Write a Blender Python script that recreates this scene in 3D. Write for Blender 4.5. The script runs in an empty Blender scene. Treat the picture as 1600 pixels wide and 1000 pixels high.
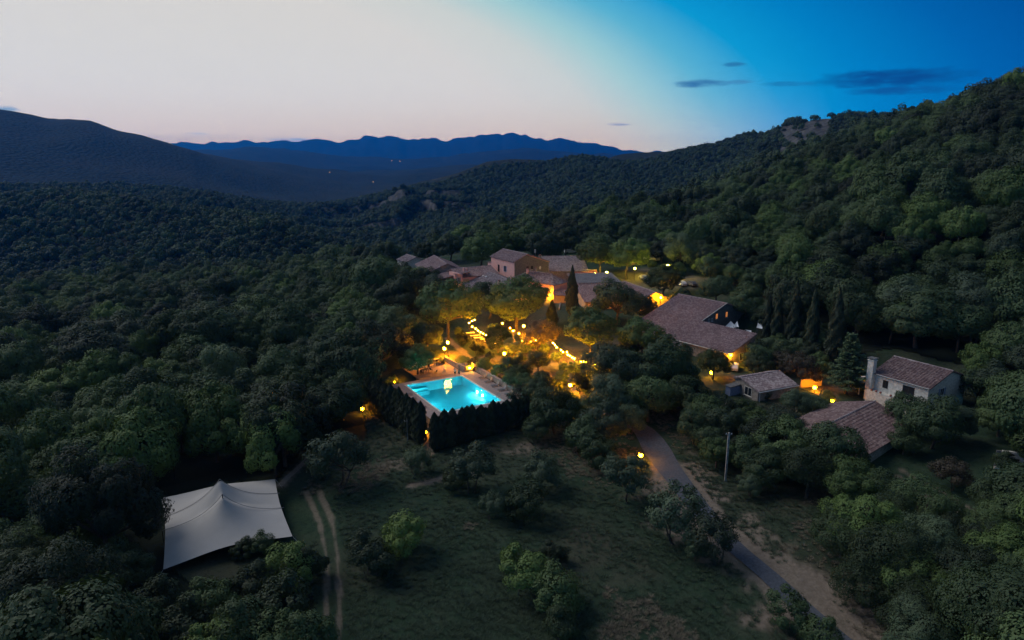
import bpy, math, random
import numpy as np
from mathutils import Vector, Matrix
random.seed(7); RNG = np.random.default_rng(7)
R = math.radians
SC = bpy.context.scene
COL = SC.collection

# ------------------------------------------------------------------ camera, sky, light
CAM_H = 46.0; PITCH = R(13.4); FPX = 1600 * 24 / 36.0
cam_d = bpy.data.cameras.new('camera'); cam_d.lens = 24; cam_d.sensor_width = 36
cam_d.clip_start = 0.5; cam_d.clip_end = 120000
cam = bpy.data.objects.new('camera', cam_d); COL.objects.link(cam)
cam.location = (0, 0, CAM_H); cam.rotation_euler = (R(90) - PITCH, 0, 0)
SC.camera = cam
SC.view_settings.view_transform = 'Standard'; SC.view_settings.look = 'None'
SC.view_settings.exposure = 0.0; SC.view_settings.gamma = 1.0
SC.view_settings.use_curve_mapping = False
SC.cycles.use_denoising = True
SC.cycles.max_bounces = 5; SC.cycles.diffuse_bounces = 2; SC.cycles.glossy_bounces = 2
SC.cycles.use_adaptive_sampling = True; SC.cycles.adaptive_threshold = .02
SC.cycles.transparent_max_bounces = 12; SC.cycles.volume_bounces = 0
SC.cycles.sample_clamp_indirect = 10.0
SC.cycles.caustics_reflective = False; SC.cycles.caustics_refractive = False

def ray(px, py):
    u = (px - 800) / FPX; v = (500 - py) / FPX
    return np.array([u, math.cos(PITCH) + v * math.sin(PITCH), -math.sin(PITCH) + v * math.cos(PITCH)])
def px_az_el(px, py):
    d = ray(px, py)
    return math.atan2(d[0], d[1]), math.atan2(d[2], math.hypot(d[0], d[1]))

GLOW_AZ = R(-45)
HAZE_COL = (.0, .27, .95, 1); HAZE_D = 8.5e-5; HAZE_TOP = 640.0; HAZE_END = 20500.0
world = bpy.data.worlds.new('World'); SC.world = world; world.use_nodes = True
def build_world():
    nt = world.node_tree; N = nt.nodes; L = nt.links
    for n in list(N): N.remove(n)
    out = N.new('ShaderNodeOutputWorld'); bg = N.new('ShaderNodeBackground')
    L.new(bg.outputs[0], out.inputs[0])
    tc = N.new('ShaderNodeTexCoord')
    sep = N.new('ShaderNodeSeparateXYZ'); L.new(tc.outputs['Generated'], sep.inputs[0])
    def M(op, a, b=None, c=None, clamp=False):
        m = N.new('ShaderNodeMath'); m.operation = op; m.use_clamp = clamp
        for i, v in enumerate((a, b, c)):
            if v is None: continue
            if isinstance(v, (int, float)): m.inputs[i].default_value = v
            else: L.new(v, m.inputs[i])
        return m.outputs[0]
    def MIX(f, a, b, blend='MIX'):
        m = N.new('ShaderNodeMix'); m.data_type = 'RGBA'; m.blend_type = blend
        for s, v in ((m.inputs['Factor'], f), (m.inputs['A'], a), (m.inputs['B'], b)):
            if isinstance(v, (int, float)): s.default_value = v
            elif isinstance(v, tuple): s.default_value = (*v, 1)
            else: L.new(v, s)
        return m.outputs['Result']
    az = M('ARCTAN2', sep.outputs[0], sep.outputs[1])
    el = M('ARCSINE', sep.outputs[2])
    daz = M('SUBTRACT', az, GLOW_AZ)
    # shortest way round
    daz = M('ABSOLUTE', daz); daz = M('MINIMUM', daz, M('SUBTRACT', 2 * math.pi, daz))
    a2 = M('POWER', M('DIVIDE', daz, R(53.5)), 2.0); e2 = M('POWER', M('DIVIDE', M('ABSOLUTE', el), R(17.3)), 2.0)
    t = M('SQRT', M('ADD', a2, e2))
    ramp = N.new('ShaderNodeValToRGB'); cr = ramp.color_ramp
    L.new(M('DIVIDE', t, 4.0), ramp.inputs[0])
    stops = [(0.0, (.665, .635, .565)), (.86, (.665, .635, .57)), (.98, (.59, .62, .565)), (1.07, (.34, .58, .58)), (1.16, (.10, .43, .58)),
             (1.25, (.003, .30, .58)), (1.365, (.0, .20, .49)), (1.50, (.0, .11, .36)), (1.64, (.0, .058, .25)), (2.2, (.04, .09, .20)), (4.0, (.085, .125, .19))]
    while len(cr.elements) > 1: cr.elements.remove(cr.elements[-1])
    cr.elements[0].position = stops[0][0] / 4; cr.elements[0].color = (*stops[0][1], 1)
    for p, c in stops[1:]:
        e = cr.elements.new(p / 4); e.color = (*c, 1)
    col = ramp.outputs[0]
    # pink band hugging the horizon, strongest towards the glow
    hz = M('POWER', 2.718, M('MULTIPLY', M('POWER', M('DIVIDE', el, R(3.4)), 2.0), -1.0))
    near = M('SUBTRACT', 1.0, M('DIVIDE', M('SUBTRACT', t, 0.97), 0.34), clamp=True)
    col = MIX(M('MULTIPLY', M('MULTIPLY', hz, near), .95), col, (.66, .47, .27))
    dk = M('MULTIPLY', hz, M('MULTIPLY', M('SUBTRACT', t, 1.15), 1.6, clamp=True))
    col = MIX(dk, col, (.0, .115, .22))
    # clouds: flat streaks in direction space, ragged by noise
    nz = N.new('ShaderNodeTexNoise'); nz.inputs['Scale'].default_value = 38; nz.inputs['Detail'].default_value = 5
    mp = N.new('ShaderNodeMapping'); mp.inputs['Scale'].default_value = (1, 1, 4.5)
    L.new(tc.outputs['Generated'], mp.inputs[0]); L.new(mp.outputs[0], nz.inputs[0])
    nv = M('SUBTRACT', nz.outputs[0], .5)
    clouds = [(1393, 122, 98, 13, (.002, .055, .20), 1.0), (1405, 141, 78, 6, (.003, .075, .24), .95), (1092, 130, 46, 6.5, (.035, .15, .31), 1.0), (1155, 128, 24, 3.5, (.05, .2, .38), .8),
              (1147, 101, 18, 4, (.02, .16, .33), .9), (1230, 131, 38, 4, (.01, .15, .34), .7), (966, 194.5, 22, 2.2, (.26, .26, .33), .9), (310, 209, 20, 1.8, (.42, .42, .44), .8), (4, 170, 16, 5, (.14, .26, .33), .9),
              (455, 218.5, 42, 3.0, (.28, .33, .42), .9)]
    for px, py, hw, hh, c, op in clouds:
        a, e = px_az_el(px, py)
        ka = math.cos(e) / (hw / FPX * math.cos(R(5)))
        x = M('MULTIPLY', M('SUBTRACT', az, a), ka)
        y = M('MULTIPLY', M('SUBTRACT', el, e), FPX / hh)
        d = M('ADD', M('MULTIPLY', x, x), M('MULTIPLY', y, y))
        k = M('SUBTRACT', M('ADD', 1.0, M('MULTIPLY', nv, 1.9)), d)
        k = M('MULTIPLY', M('SMOOTH_MIN', M('MAXIMUM', k, 0.0), 1.0, .25), op, clamp=True)
        col = MIX(k, col, c)
    # physical twilight sky underneath
    sky = N.new('ShaderNodeTexSky'); sky.sky_type = 'NISHITA'; sky.sun_disc = False
    sky.sun_elevation = R(1.0); sky.sun_rotation = GLOW_AZ; sky.altitude = 300
    sk = N.new('ShaderNodeVectorMath'); sk.operation = 'SCALE'; sk.inputs['Scale'].default_value = .0006
    L.new(sky.outputs[0], sk.inputs[0])
    col = MIX(1.0, col, sk.outputs[0], 'ADD')
    # what the haze between here and the sky takes away is there behind it
    path = M('MINIMUM', M('DIVIDE', HAZE_TOP - CAM_H, M('MAXIMUM', M('SINE', el), .001)), HAZE_END)
    gain = M('EXPONENT', M('MULTIPLY', path, HAZE_D * .92))
    gv = N.new('ShaderNodeVectorMath'); gv.operation = 'SCALE'; L.new(col, gv.inputs[0]); L.new(gain, gv.inputs['Scale']); col = gv.outputs[0]
    # under the horizon: dark land
    below = M('MULTIPLY', M('ADD', el, R(1.5)), -1 / R(2.0), clamp=True)
    col = MIX(below, col, (.012, .016, .018))
    L.new(col, bg.inputs[0]); bg.inputs[1].default_value = 1.0
build_world()
world.cycles.sampling_method = 'MANUAL'; world.cycles.sample_map_resolution = 256

sun_d = bpy.data.lights.new('afterglow', 'SUN'); sun_d.energy = 1.5; sun_d.angle = R(36); sun_d.color = (1.0, .95, .90)
sun = bpy.data.objects.new('afterglow', sun_d); COL.objects.link(sun)
_se = R(46)
_sd = Vector((math.sin(R(-68)) * math.cos(_se), math.cos(R(-68)) * math.cos(_se), math.sin(_se)))
sun.rotation_euler = _sd.to_track_quat('Z', 'Y').to_euler(); sun.location = (-200, 300, 300)

# ------------------------------------------------------------------ materials
MATS = {}
def newmat(name):
    m = bpy.data.materials.new(name); m.use_nodes = True; MATS[name] = m
    nt = m.node_tree; b = nt.nodes['Principled BSDF']
    return m, nt, b
def noise(nt, scale, detail=5, coord='Object', rough=.6, vec=None):
    n = nt.nodes.new('ShaderNodeTexNoise'); n.inputs['Scale'].default_value = scale
    n.inputs['Detail'].default_value = detail; n.inputs['Roughness'].default_value = rough
    if vec is None:
        tc = nt.nodes.new('ShaderNodeTexCoord'); vec = tc.outputs[coord]
    nt.links.new(vec, n.inputs['Vector']); return n.outputs['Fac']
def ramp(nt, fac, stops):
    r = nt.nodes.new('ShaderNodeValToRGB'); cr = r.color_ramp
    nt.links.new(fac, r.inputs[0])
    cr.elements[0].position = stops[0][0]; cr.elements[0].color = (*stops[0][1], 1)
    cr.elements[1].position = stops[-1][0]; cr.elements[1].color = (*stops[-1][1], 1)
    for p, c in stops[1:-1]:
        e = cr.elements.new(p); e.color = (*c, 1)
    return r.outputs[0]
def mixc(nt, f, a, b, blend='MIX'):
    m = nt.nodes.new('ShaderNodeMix'); m.data_type = 'RGBA'; m.blend_type = blend
    for s, v in ((m.inputs['Factor'], f), (m.inputs['A'], a), (m.inputs['B'], b)):
        if isinstance(v, (int, float)): s.default_value = v
        elif isinstance(v, tuple): s.default_value = (*v, 1)
        else: nt.links.new(v, s)
    return m.outputs['Result']
def bump(nt, b, h, strength=.5, dist=.1):
    n = nt.nodes.new('ShaderNodeBump'); n.inputs['Strength'].default_value = strength; n.inputs['Distance'].default_value = dist
    nt.links.new(h, n.inputs['Height']); nt.links.new(n.outputs[0], b.inputs['Normal'])
def simple(name, c, rough=.8, scale=3.0, var=.25, bumps=.2, metal=0.0, spec=.3):
    m, nt, b = newmat(name)
    lo = tuple(x * (1 - var) for x in c); hi = tuple(min(1, x * (1 + var)) for x in c)
    f = noise(nt, scale, 6)
    nt.links.new(ramp(nt, f, [(.3, lo), (.7, hi)]), b.inputs['Base Color'])
    b.inputs['Roughness'].default_value = rough; b.inputs['Metallic'].default_value = metal
    b.inputs['Specular IOR Level'].default_value = spec
    if bumps: bump(nt, b, f, bumps, .05)
    return m
def emit(name, c, s):
    m, nt, b = newmat(name)
    b.inputs['Base Color'].default_value = (*c, 1); b.inputs['Emission Color'].default_value = (*c, 1)
    b.inputs['Emission Strength'].default_value = s
    return m
def leafmat(name, c, var=.55, trans=.15):
    m, nt, b = newmat(name); N = nt.nodes
    oi = N.new('ShaderNodeObjectInfo')
    lo = tuple(x * (1 - var) for x in c); hi = (c[0] * (1 + var * .9), c[1] * (1 + var * .8), c[2] * (1 + var * .4))
    base = ramp(nt, oi.outputs['Random'], [(0, lo), (.55, c), (1, hi)])
    f = noise(nt, .9, 3)
    col = mixc(nt, f, mixc(nt, 1.0, base, (.62, .66, .70), 'MULTIPLY'), mixc(nt, 1.0, base, (1.35, 1.32, 1.2), 'MULTIPLY'))
    nt.links.new(col, b.inputs['Base Color']); b.inputs['Roughness'].default_value = .62
    b.inputs['Specular IOR Level'].default_value = .25
    tr = N.new('ShaderNodeBsdfTranslucent'); nt.links.new(mixc(nt, 1.0, col, (1.2, 1.25, .6), 'MULTIPLY'), tr.inputs[0])
    mx = N.new('ShaderNodeMixShader'); mx.inputs[0].default_value = trans
    nt.links.new(b.outputs[0], mx.inputs[1]); nt.links.new(tr.outputs[0], mx.inputs[2])
    nt.links.new(mx.outputs[0], N['Material Output'].inputs[0])
    return m
leafmat('oak_leaf', (.072, .110, .050))
leafmat('light_leaf', (.098, .152, .050))
leafmat('grey_leaf', (.090, .128, .078))
leafmat('bush_leaf', (.125, .185, .060), .35)
leafmat('dark_leaf', (.046, .066, .037))
leafmat('brown_leaf', (.10, .082, .058))
leafmat('cypress_leaf', (.038, .052, .030), .35, .1)
leafmat('cedar_leaf', (.12, .17, .095), .2)
leafmat('far_leaf', (.060, .094, .050), .5, .15)
simple('dry_grass', (.15, .13, .09), .9, 2, .35, 0)
simple('green_grass', (.052, .080, .046), .9, 2, .35, 0)
simple('bark', (.10, .080, .062), .9, 6, .4, .6)
simple('stone_wall', (.33, .285, .24), .9, 2.2, .38, .8)
simple('pale_stone', (.68, .65, .58), .9, 2.5, .28, .7)
simple('pink_render', (.82, .45, .39), .9, .8, .12, .15)
simple('ochre_render', (.55, .40, .24), .9, .8, .14, .15)
simple('dark_stone', (.17, .165, .16), .9, 2.5, .35, .8)
simple('white_paint', (.72, .72, .70), .6, 3, .08, .05)
simple('dark_wood', (.045, .032, .024), .7, 5, .35, .2)
simple('grey_metal', (.23, .24, .25), .45, 4, .15, .05, .7)
simple('black_metal', (.02, .02, .022), .5, 4, .2, .05, .3)
simple('concrete_pole', (.40, .38, .35), .9, 4, .2, .2)
simple('deck_stone', (.33, .28, .265), .85, 1.4, .25, .3)
simple('patio_stone', (.42, .28, .19), .9, 1.2, .2, .3)
simple('step_stone', (.42, .35, .28), .9, 2, .2, .3)
simple('asphalt', (.088, .098, .118), .9, 3, .3, .4)
simple('path_gravel', (.30, .25, .20), .95, 4, .3, .5)
simple('dry_bank', (.24, .18, .125), .95, 2, .35, .6)
simple('tent_cloth', (.47, .45, .42), .75, .35, .06, .05)
simple('tent_seam', (.30, .29, .28), .8, 1, .1, 0)
simple('sail_cloth', (.62, .66, .70), .7, .5, .06, .02)
simple('table_white', (.75, .70, .60), .5, 2, .08, 0)
simple('blue_shutter', (.22, .28, .42), .6, 3, .15, .1)
simple('skin', (.40, .25, .18), .6, 5, .1, 0)
simple('white_shirt', (.70, .72, .75), .8, 5, .1, .1)
simple('teal_shirt', (.05, .18, .20), .8, 5, .15, .1)
simple('hair', (.03, .02, .015), .6, 8, .3, .1)
simple('red_car', (.42, .02, .015), .3, 2, .1, 0, 0, .6)
simple('white_car', (.72, .73, .74), .3, 2, .05, 0, 0, .6)
simple('grey_car', (.18, .19, .21), .3, 2, .05, 0, .4, .6)
simple('tyre', (.02, .02, .02), .8, 5, .2, .1)
simple('basin_paint', (.42, .82, .88), .5, 2, .05, .05)
def glass(name, c=(.02, .026, .033)):
    m, nt, b = newmat(name); b.inputs['Base Color'].default_value = (*c, 1); b.inputs['Roughness'].default_value = .08
    b.inputs['Specular IOR Level'].default_value = .6
    f = noise(nt, 1.5, 2); bump(nt, b, f, .05, .05)
glass('window_glass')
emit('lamp_glow', (1.0, .34, .003), 1700)
emit('wall_lamp_glow', (1.0, .40, .002), 620)
emit('bulb_glow', (1.0, .36, .004), 3600)
emit('small_glow', (1.0, .34, .004), 190)
emit('white_glow', (1.0, .72, .06), 420)
emit('far_glow', (1.0, .50, .16), 3)
emit('camp_glow', (1.0, .30, .04), 5)
emit('camp_white', (1.0, .9, .8), 5)
emit('lit_window', (1.0, .34, .10), .55)
emit('pool_lamp', (.60, .95, 1.0), 620)
def tilemat(name, a, b_, c):
    m, nt, b = newmat(name); N = nt.nodes
    tc = N.new('ShaderNodeTexCoord')
    v = N.new('ShaderNodeTexVoronoi'); v.inputs['Scale'].default_value = 2.6; nt.links.new(tc.outputs['Object'], v.inputs['Vector'])
    sp = N.new('ShaderNodeSeparateColor'); nt.links.new(v.outputs['Color'], sp.inputs[0])
    f2 = noise(nt, .35, 5, vec=tc.outputs['Object'])
    c1 = ramp(nt, sp.outputs[0], [(0, a), (.5, b_), (1, c)])
    col = mixc(nt, f2, mixc(nt, 1.0, c1, (.62, .62, .66), 'MULTIPLY'), mixc(nt, 1.0, c1, (1.25, 1.2, 1.2), 'MULTIPLY'))
    nt.links.new(col, b.inputs['Base Color']); b.inputs['Roughness'].default_value = .9; b.inputs['Specular IOR Level'].default_value = .2
    bump(nt, b, noise(nt, 9, 4, vec=tc.outputs['Object']), .4, .03)
tilemat('tile_old', (.25, .17, .165), (.33, .23, .22), (.43, .33, .31))
tilemat('tile_grey', (.23, .175, .175), (.33, .265, .26), (.47, .41, .39))
tilemat('tile_red', (.33, .12, .095), (.40, .155, .12), (.45, .20, .155))
tilemat('tile_dark', (.155, .105, .10), (.225, .15, .14), (.33, .25, .225))
tilemat('tile_slate', (.20, .19, .20), (.25, .235, .24), (.31, .30, .30))

def ground_mat():
    m, nt, b = newmat('ground'); N = nt.nodes; L = nt.links
    at = N.new('ShaderNodeAttribute'); at.attribute_name = 'mask'
    sp = N.new('ShaderNodeSeparateColor'); L.new(at.outputs['Color'], sp.inputs[0])
    geo = N.new('ShaderNodeTexCoord'); pos = geo.outputs['Object']
    big = noise(nt, .035, 6, vec=pos); mid = noise(nt, .22, 7, vec=pos, rough=.7); fine = noise(nt, 1.6, 8, vec=pos, rough=.75)
    grass = ramp(nt, mid, [(.28, (.020, .040, .023)), (.5, (.036, .064, .037)), (.72, (.066, .084, .052))])
    grass = mixc(nt, ramp(nt, big, [(.48, (0, 0, 0)), (.70, (1, 1, 1))]), grass, (.10, .086, .062))
    grass = mixc(nt, 1.0, grass, ramp(nt, fine, [(.25, (.35, .35, .35)), (.5, (1, 1, 1)), (.75, (1.0, 1.0, 1.0))]), 'MULTIPLY')
    dirt = ramp(nt, fine, [(.25, (.16, .125, .095)), (.75, (.36, .29, .23))])
    col = mixc(nt, sp.outputs[0], grass, dirt)
    # wood floor and far, unresolved tree cover
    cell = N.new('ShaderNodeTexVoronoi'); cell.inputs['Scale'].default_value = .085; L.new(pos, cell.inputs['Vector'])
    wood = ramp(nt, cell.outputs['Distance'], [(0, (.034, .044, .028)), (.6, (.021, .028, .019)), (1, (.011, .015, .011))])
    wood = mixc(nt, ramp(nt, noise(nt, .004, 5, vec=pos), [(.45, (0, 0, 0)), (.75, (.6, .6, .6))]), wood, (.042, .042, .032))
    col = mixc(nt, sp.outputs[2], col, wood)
    rn = noise(nt, .05, 7, vec=pos, rough=.7)
    rock = ramp(nt, rn, [(.35, (.06, .06, .056)), (.7, (.17, .165, .16))])
    col = mixc(nt, sp.outputs[1], col, rock)
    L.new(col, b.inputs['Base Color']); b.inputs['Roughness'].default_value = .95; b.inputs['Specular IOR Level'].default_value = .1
    mx = N.new('ShaderNodeMath'); mx.operation = 'MULTIPLY'; L.new(cell.outputs['Distance'], mx.inputs[0]); L.new(sp.outputs[2], mx.inputs[1])
    b1 = N.new('ShaderNodeBump'); b1.invert = True; b1.inputs['Strength'].default_value = .9; b1.inputs['Distance'].default_value = 5.0; L.new(mx.outputs[0], b1.inputs['Height'])
    b2 = N.new('ShaderNodeBump'); b2.inputs['Strength'].default_value = .9; b2.inputs['Distance'].default_value = .25; L.new(fine, b2.inputs['Height']); L.new(b1.outputs[0], b2.inputs['Normal'])
    L.new(b2.outputs[0], b.inputs['Normal'])
ground_mat()
def water_mat():
    m, nt, b = newmat('pool_water'); N = nt.nodes; L = nt.links
    b.inputs['Roughness'].default_value = .05
    N.remove(b)
    tr = N.new('ShaderNodeBsdfTransparent'); tr.inputs[0].default_value = (.10, .86, .97, 1)
    gl = N.new('ShaderNodeBsdfGlossy'); gl.inputs['Roughness'].default_value = .03
    fr = N.new('ShaderNodeFresnel'); fr.inputs[0].default_value = 1.33
    tc = N.new('ShaderNodeTexCoord')
    w = noise(nt, 1.0, 3, vec=tc.outputs['Object'])
    bp = N.new('ShaderNodeBump'); bp.inputs['Strength'].default_value = .5; bp.inputs['Distance'].default_value = .16; L.new(w, bp.inputs['Height'])
    L.new(bp.outputs[0], gl.inputs['Normal']); L.new(bp.outputs[0], fr.inputs['Normal'])
    mx = N.new('ShaderNodeMixShader'); L.new(fr.outputs[0], mx.inputs[0]); L.new(tr.outputs[0], mx.inputs[1]); L.new(gl.outputs[0], mx.inputs[2])
    L.new(mx.outputs[0], N['Material Output'].inputs[0])
water_mat()

# ------------------------------------------------------------------ mesh helpers
class MB:
    def __init__(s): s.v = []; s.f = []
    def poly(s, pts):
        n = len(s.v); s.v += [tuple(map(float, p)) for p in pts]; s.f.append(tuple(range(n, n + len(pts)))); return s
    def box(s, x0, x1, y0, y1, z0, z1):
        n = len(s.v)
        s.v += [(x0, y0, z0), (x1, y0, z0), (x1, y1, z0), (x0, y1, z0), (x0, y0, z1), (x1, y0, z1), (x1, y1, z1), (x0, y1, z1)]
        s.f += [(n, n + 3, n + 2, n + 1), (n + 4, n + 5, n + 6, n + 7), (n, n + 1, n + 5, n + 4), (n + 1, n + 2, n + 6, n + 5), (n + 2, n + 3, n + 7, n + 6), (n + 3, n, n + 4, n + 7)]
        return s
    def prism(s, pts, z0, z1):
        """polygon footprint, vertical walls; z1 may be a list of heights per corner"""
        k = len(pts); n = len(s.v); zt = z1 if hasattr(z1, '__len__') else [z1] * k
        s.v += [(p[0], p[1], z0) for p in pts] + [(p[0], p[1], z) for p, z in zip(pts, zt)]
        s.f.append(tuple(range(n + k - 1, n - 1, -1))); s.f.append(tuple(range(n + k, n + 2 * k)))
        for i in range(k):
            j = (i + 1) % k; s.f.append((n + i, n + j, n + k + j, n + k + i))
        return s
    def slab(s, quad, th):
        q = [Vector(p) for p in quad]; nrm = (q[1] - q[0]).cross(q[-1] - q[0]).normalized()
        if nrm.z < 0: nrm = -nrm
        n = len(s.v); k = len(q)
        s.v += [tuple(p) for p in q] + [tuple(p - nrm * th) for p in q]
        s.f.append(tuple(range(n, n + k))); s.f.append(tuple(range(n + 2 * k - 1, n + k - 1, -1)))
        for i in range(k):
            j = (i + 1) % k; s.f.append((n + j, n + i, n + k + i, n + k + j))
        return s
    def tube(s, pts, r, seg=6, cap=True):
        pts = [Vector(p) for p in pts]; k = len(pts); rr = r if hasattr(r, '__len__') else [r] * k
        n = len(s.v)
        for i, p in enumerate(pts):
            d = (pts[min(i + 1, k - 1)] - pts[max(i - 1, 0)]).normalized()
            a = d.cross(Vector((0, 0, 1)));
            if a.length < 1e-3: a = Vector((1, 0, 0))
            a.normalize(); b = d.cross(a)
            for j in range(seg):
                t = 2 * math.pi * j / seg; s.v.append(tuple(p + (a * math.cos(t) + b * math.sin(t)) * rr[i]))
        for i in range(k - 1):
            for j in range(seg):
                j2 = (j + 1) % seg; s.f.append((n + i * seg + j, n + i * seg + j2, n + (i + 1) * seg + j2, n + (i + 1) * seg + j))
        if cap:
            s.f.append(tuple(range(n + seg - 1, n - 1, -1))); s.f.append(tuple(range(n + (k - 1) * seg, n + k * seg)))
        return s
    def ball(s, c, r, seg=10, rings=6, sz=1.0):
        n = len(s.v); c = Vector(c)
        s.v.append((c.x, c.y, c.z - r * sz))
        for i in range(1, rings):
            t = -math.pi / 2 + math.pi * i / rings
            for j in range(seg):
                a = 2 * math.pi * j / seg
                s.v.append((c.x + r * math.cos(t) * math.cos(a), c.y + r * math.cos(t) * math.sin(a), c.z + r * sz * math.sin(t)))
        s.v.append((c.x, c.y, c.z + r * sz)); top = len(s.v) - 1
        for j in range(seg):
            j2 = (j + 1) % seg
            s.f.append((n, n + 1 + j2, n + 1 + j)); s.f.append((top, n + 1 + (rings - 2) * seg + j, n + 1 + (rings - 2) * seg + j2))
            for i in range(rings - 2):
                s.f.append((n + 1 + i * seg + j, n + 1 + i * seg + j2, n + 1 + (i + 1) * seg + j2, n + 1 + (i + 1) * seg + j))
        return s
    def mesh(s, name, mat, smooth=False):
        me = bpy.data.meshes.new(name); me.from_pydata(s.v, [], s.f); me.materials.append(MATS[mat])
        if smooth: me.shade_smooth()
        me.update(); return me
    def obj(s, name, mat, parent=None, smooth=False):
        return link(name, s.mesh(name, mat, smooth), parent)
def link(name, me, parent=None, loc=None, rz=None, sc=None):
    o = bpy.data.objects.new(name, me); COL.objects.link(o)
    if parent is not None: o.parent = parent
    if loc is not None: o.location = loc
    if rz is not None: o.rotation_euler = (0, 0, rz)
    if sc is not None: o.scale = sc if hasattr(sc, '__len__') else (sc, sc, sc)
    return o
def tag(o, label=None, cat=None, group=None, kind=None):
    if label: o['label'] = label
    if cat: o['category'] = cat
    if group: o['group'] = group
    if kind: o['kind'] = kind
    return o
def thing(name, loc, label, cat, rz=0.0, group=None):
    return tag(link(name, None, None, tuple(map(float, loc)), rz), label, cat, group)
def copy_tree(o, parent=None):
    c = o.copy(); COL.objects.link(c)
    if parent is not None: c.parent = parent
    for ch in list(o.children): copy_tree(ch, c)
    return c
def quads_mesh(name, P, mats, midx=None, normals=None):
    """P: (n,4,3) quads"""
    n = len(P); me = bpy.data.meshes.new(name)
    me.vertices.add(n * 4); me.vertices.foreach_set('co', P.reshape(-1).astype(np.float32))
    me.loops.add(n * 4); me.loops.foreach_set('vertex_index', np.arange(n * 4, dtype=np.int32))
    me.polygons.add(n); me.polygons.foreach_set('loop_start', np.arange(0, n * 4, 4, dtype=np.int32))
    me.polygons.foreach_set('loop_total', np.full(n, 4, dtype=np.int32))
    for m in mats: me.materials.append(MATS[m])
    me.update(calc_edges=True); return me

# ------------------------------------------------------------------ terrain
def vnoise(x, y, seed=0):
    def h(i, j):
        n = (i * 374761393 + j * 668265263 + seed * 974711) & 0xffffffff
        n = ((n ^ (n >> 13)) * 1274126177) & 0xffffffff
        return ((n ^ (n >> 16)) & 0xffff) / 65535.0
    xi = np.floor(x).astype(np.int64); yi = np.floor(y).astype(np.int64); fx = x - xi; fy = y - yi
    fx = fx * fx * (3 - 2 * fx); fy = fy * fy * (3 - 2 * fy)
    return (h(xi, yi) * (1 - fx) + h(xi + 1, yi) * fx) * (1 - fy) + (h(xi, yi + 1) * (1 - fx) + h(xi + 1, yi + 1) * fx) * fy - .5
def fbm(x, y, oct=4, seed=0):
    s = 0; a = 1.0
    for o in range(oct):
        s = s + a * vnoise(x * 2 ** o, y * 2 ** o, seed + o); a *= .5
    return s
def G(px, py, z):
    d = ray(px, py); t = (z - CAM_H) / d[2]; return np.array([d[0] * t, d[1] * t, z])
def slope_at(px, py):
    d = ray(px, py); return d[2] / math.hypot(d[0], d[1])
def paz(px): return math.atan2((px - 800) / FPX * math.cos(PITCH), 1.0)
def table(pairs):
    a = sorted(pairs); return np.array([paz(p[0]) for p in a]), np.array([p[1] for p in a], float)
def ztab(pairs_y, rtab):
    """skyline table (px, py) at distances rtab -> azimuths, heights"""
    a = sorted(pairs_y); az = np.array([paz(p[0]) for p in a])
    r = np.interp(az, *rtab); return az, np.array([CAM_H + slope_at(*p) * rr for p, rr in zip(a, r)])
K0z = table([(-900, -16), (0, -14), (200, -13), (400, -10), (500, -6), (600, 0), (690, 3), (850, 5), (950, 8), (1040, 10), (1190, 14), (1300, 19), (1400, 23), (1500, 27), (1600, 31), (2100, 42), (3200, 50)])
KAr = table([(-900, 420), (0, 420), (200, 380), (400, 330), (500, 305), (600, 285), (690, 300), (850, 330), (950, 380), (1040, 450), (1190, 520), (1300, 520), (1400, 480), (1500, 450), (1600, 430), (2100, 420), (3200, 420)])
KAz = table([(-900, -26), (0, -24), (200, -20), (400, -15), (500, -10), (600, -1), (690, 4), (850, 8), (950, 11), (1040, 16), (1110, 26), (1190, 39), (1240, 48), (1300, 57), (1400, 68), (1500, 74), (1600, 79), (2100, 105), (3200, 112)])
KBr = table([(-900, 560), (0, 560), (200, 540), (400, 540), (500, 620), (700, 700), (850, 650), (1040, 700), (1190, 720), (1300, 720), (3200, 720)])
KBz = table([(-900, -52), (0, -50), (200, -48), (400, -50), (500, -66), (600, -72), (700, -68), (850, -50), (1040, -30), (1190, 20), (1300, 30), (3200, 30)])
KCr = table([(-900, 1250), (0, 1300), (300, 1350), (481, 1500), (740, 1800), (1000, 2000), (1130, 1600), (1190, 1250), (1250, 1100), (1300, 1050), (3200, 1000)])
KCz = ztab([(-900, 300), (0, 301), (109, 299), (219, 303), (306, 307), (415, 315), (481, 319), (547, 311), (612, 295), (700, 276), (740, 262), (760, 257), (800, 255), (875, 253), (980, 242), (1040, 236), (1100, 229), (1160, 222), (1190, 217), (1212, 208), (1222, 198), (1270, 191), (1300, 189), (1400, 190), (3200, 190)], KCr)
KDr = (KCr[0], KCr[1] * 1.35)
KDz = (KCz[0], KCz[1] - 55)
KEr = table([(-900, 3000), (300, 3000), (480, 4000), (600, 5000), (3200, 5000)])
KEz = ztab([(-900, 165), (-300, 165), (0, 173), (87, 187), (149, 192), (188, 203), (228, 209), (262, 219), (306, 233), (350, 246), (394, 255), (437, 260), (481, 266), (550, 268), (620, 266), (700, 262), (740, 261), (1000, 261), (3200, 258)], KEr)
KFr = table([(-900, 8500), (3200, 8500)])
KFz = ztab([(-900, 240), (250, 236), (300, 233), (350, 231), (390, 228), (430, 233), (470, 239), (560, 247), (640, 250), (700, 247), (740, 241), (790, 236), (830, 234), (870, 237), (920, 240), (985, 243), (3200, 244)], KFr)
KGr = table([(-900, 17000), (3200, 17000)])
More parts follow.
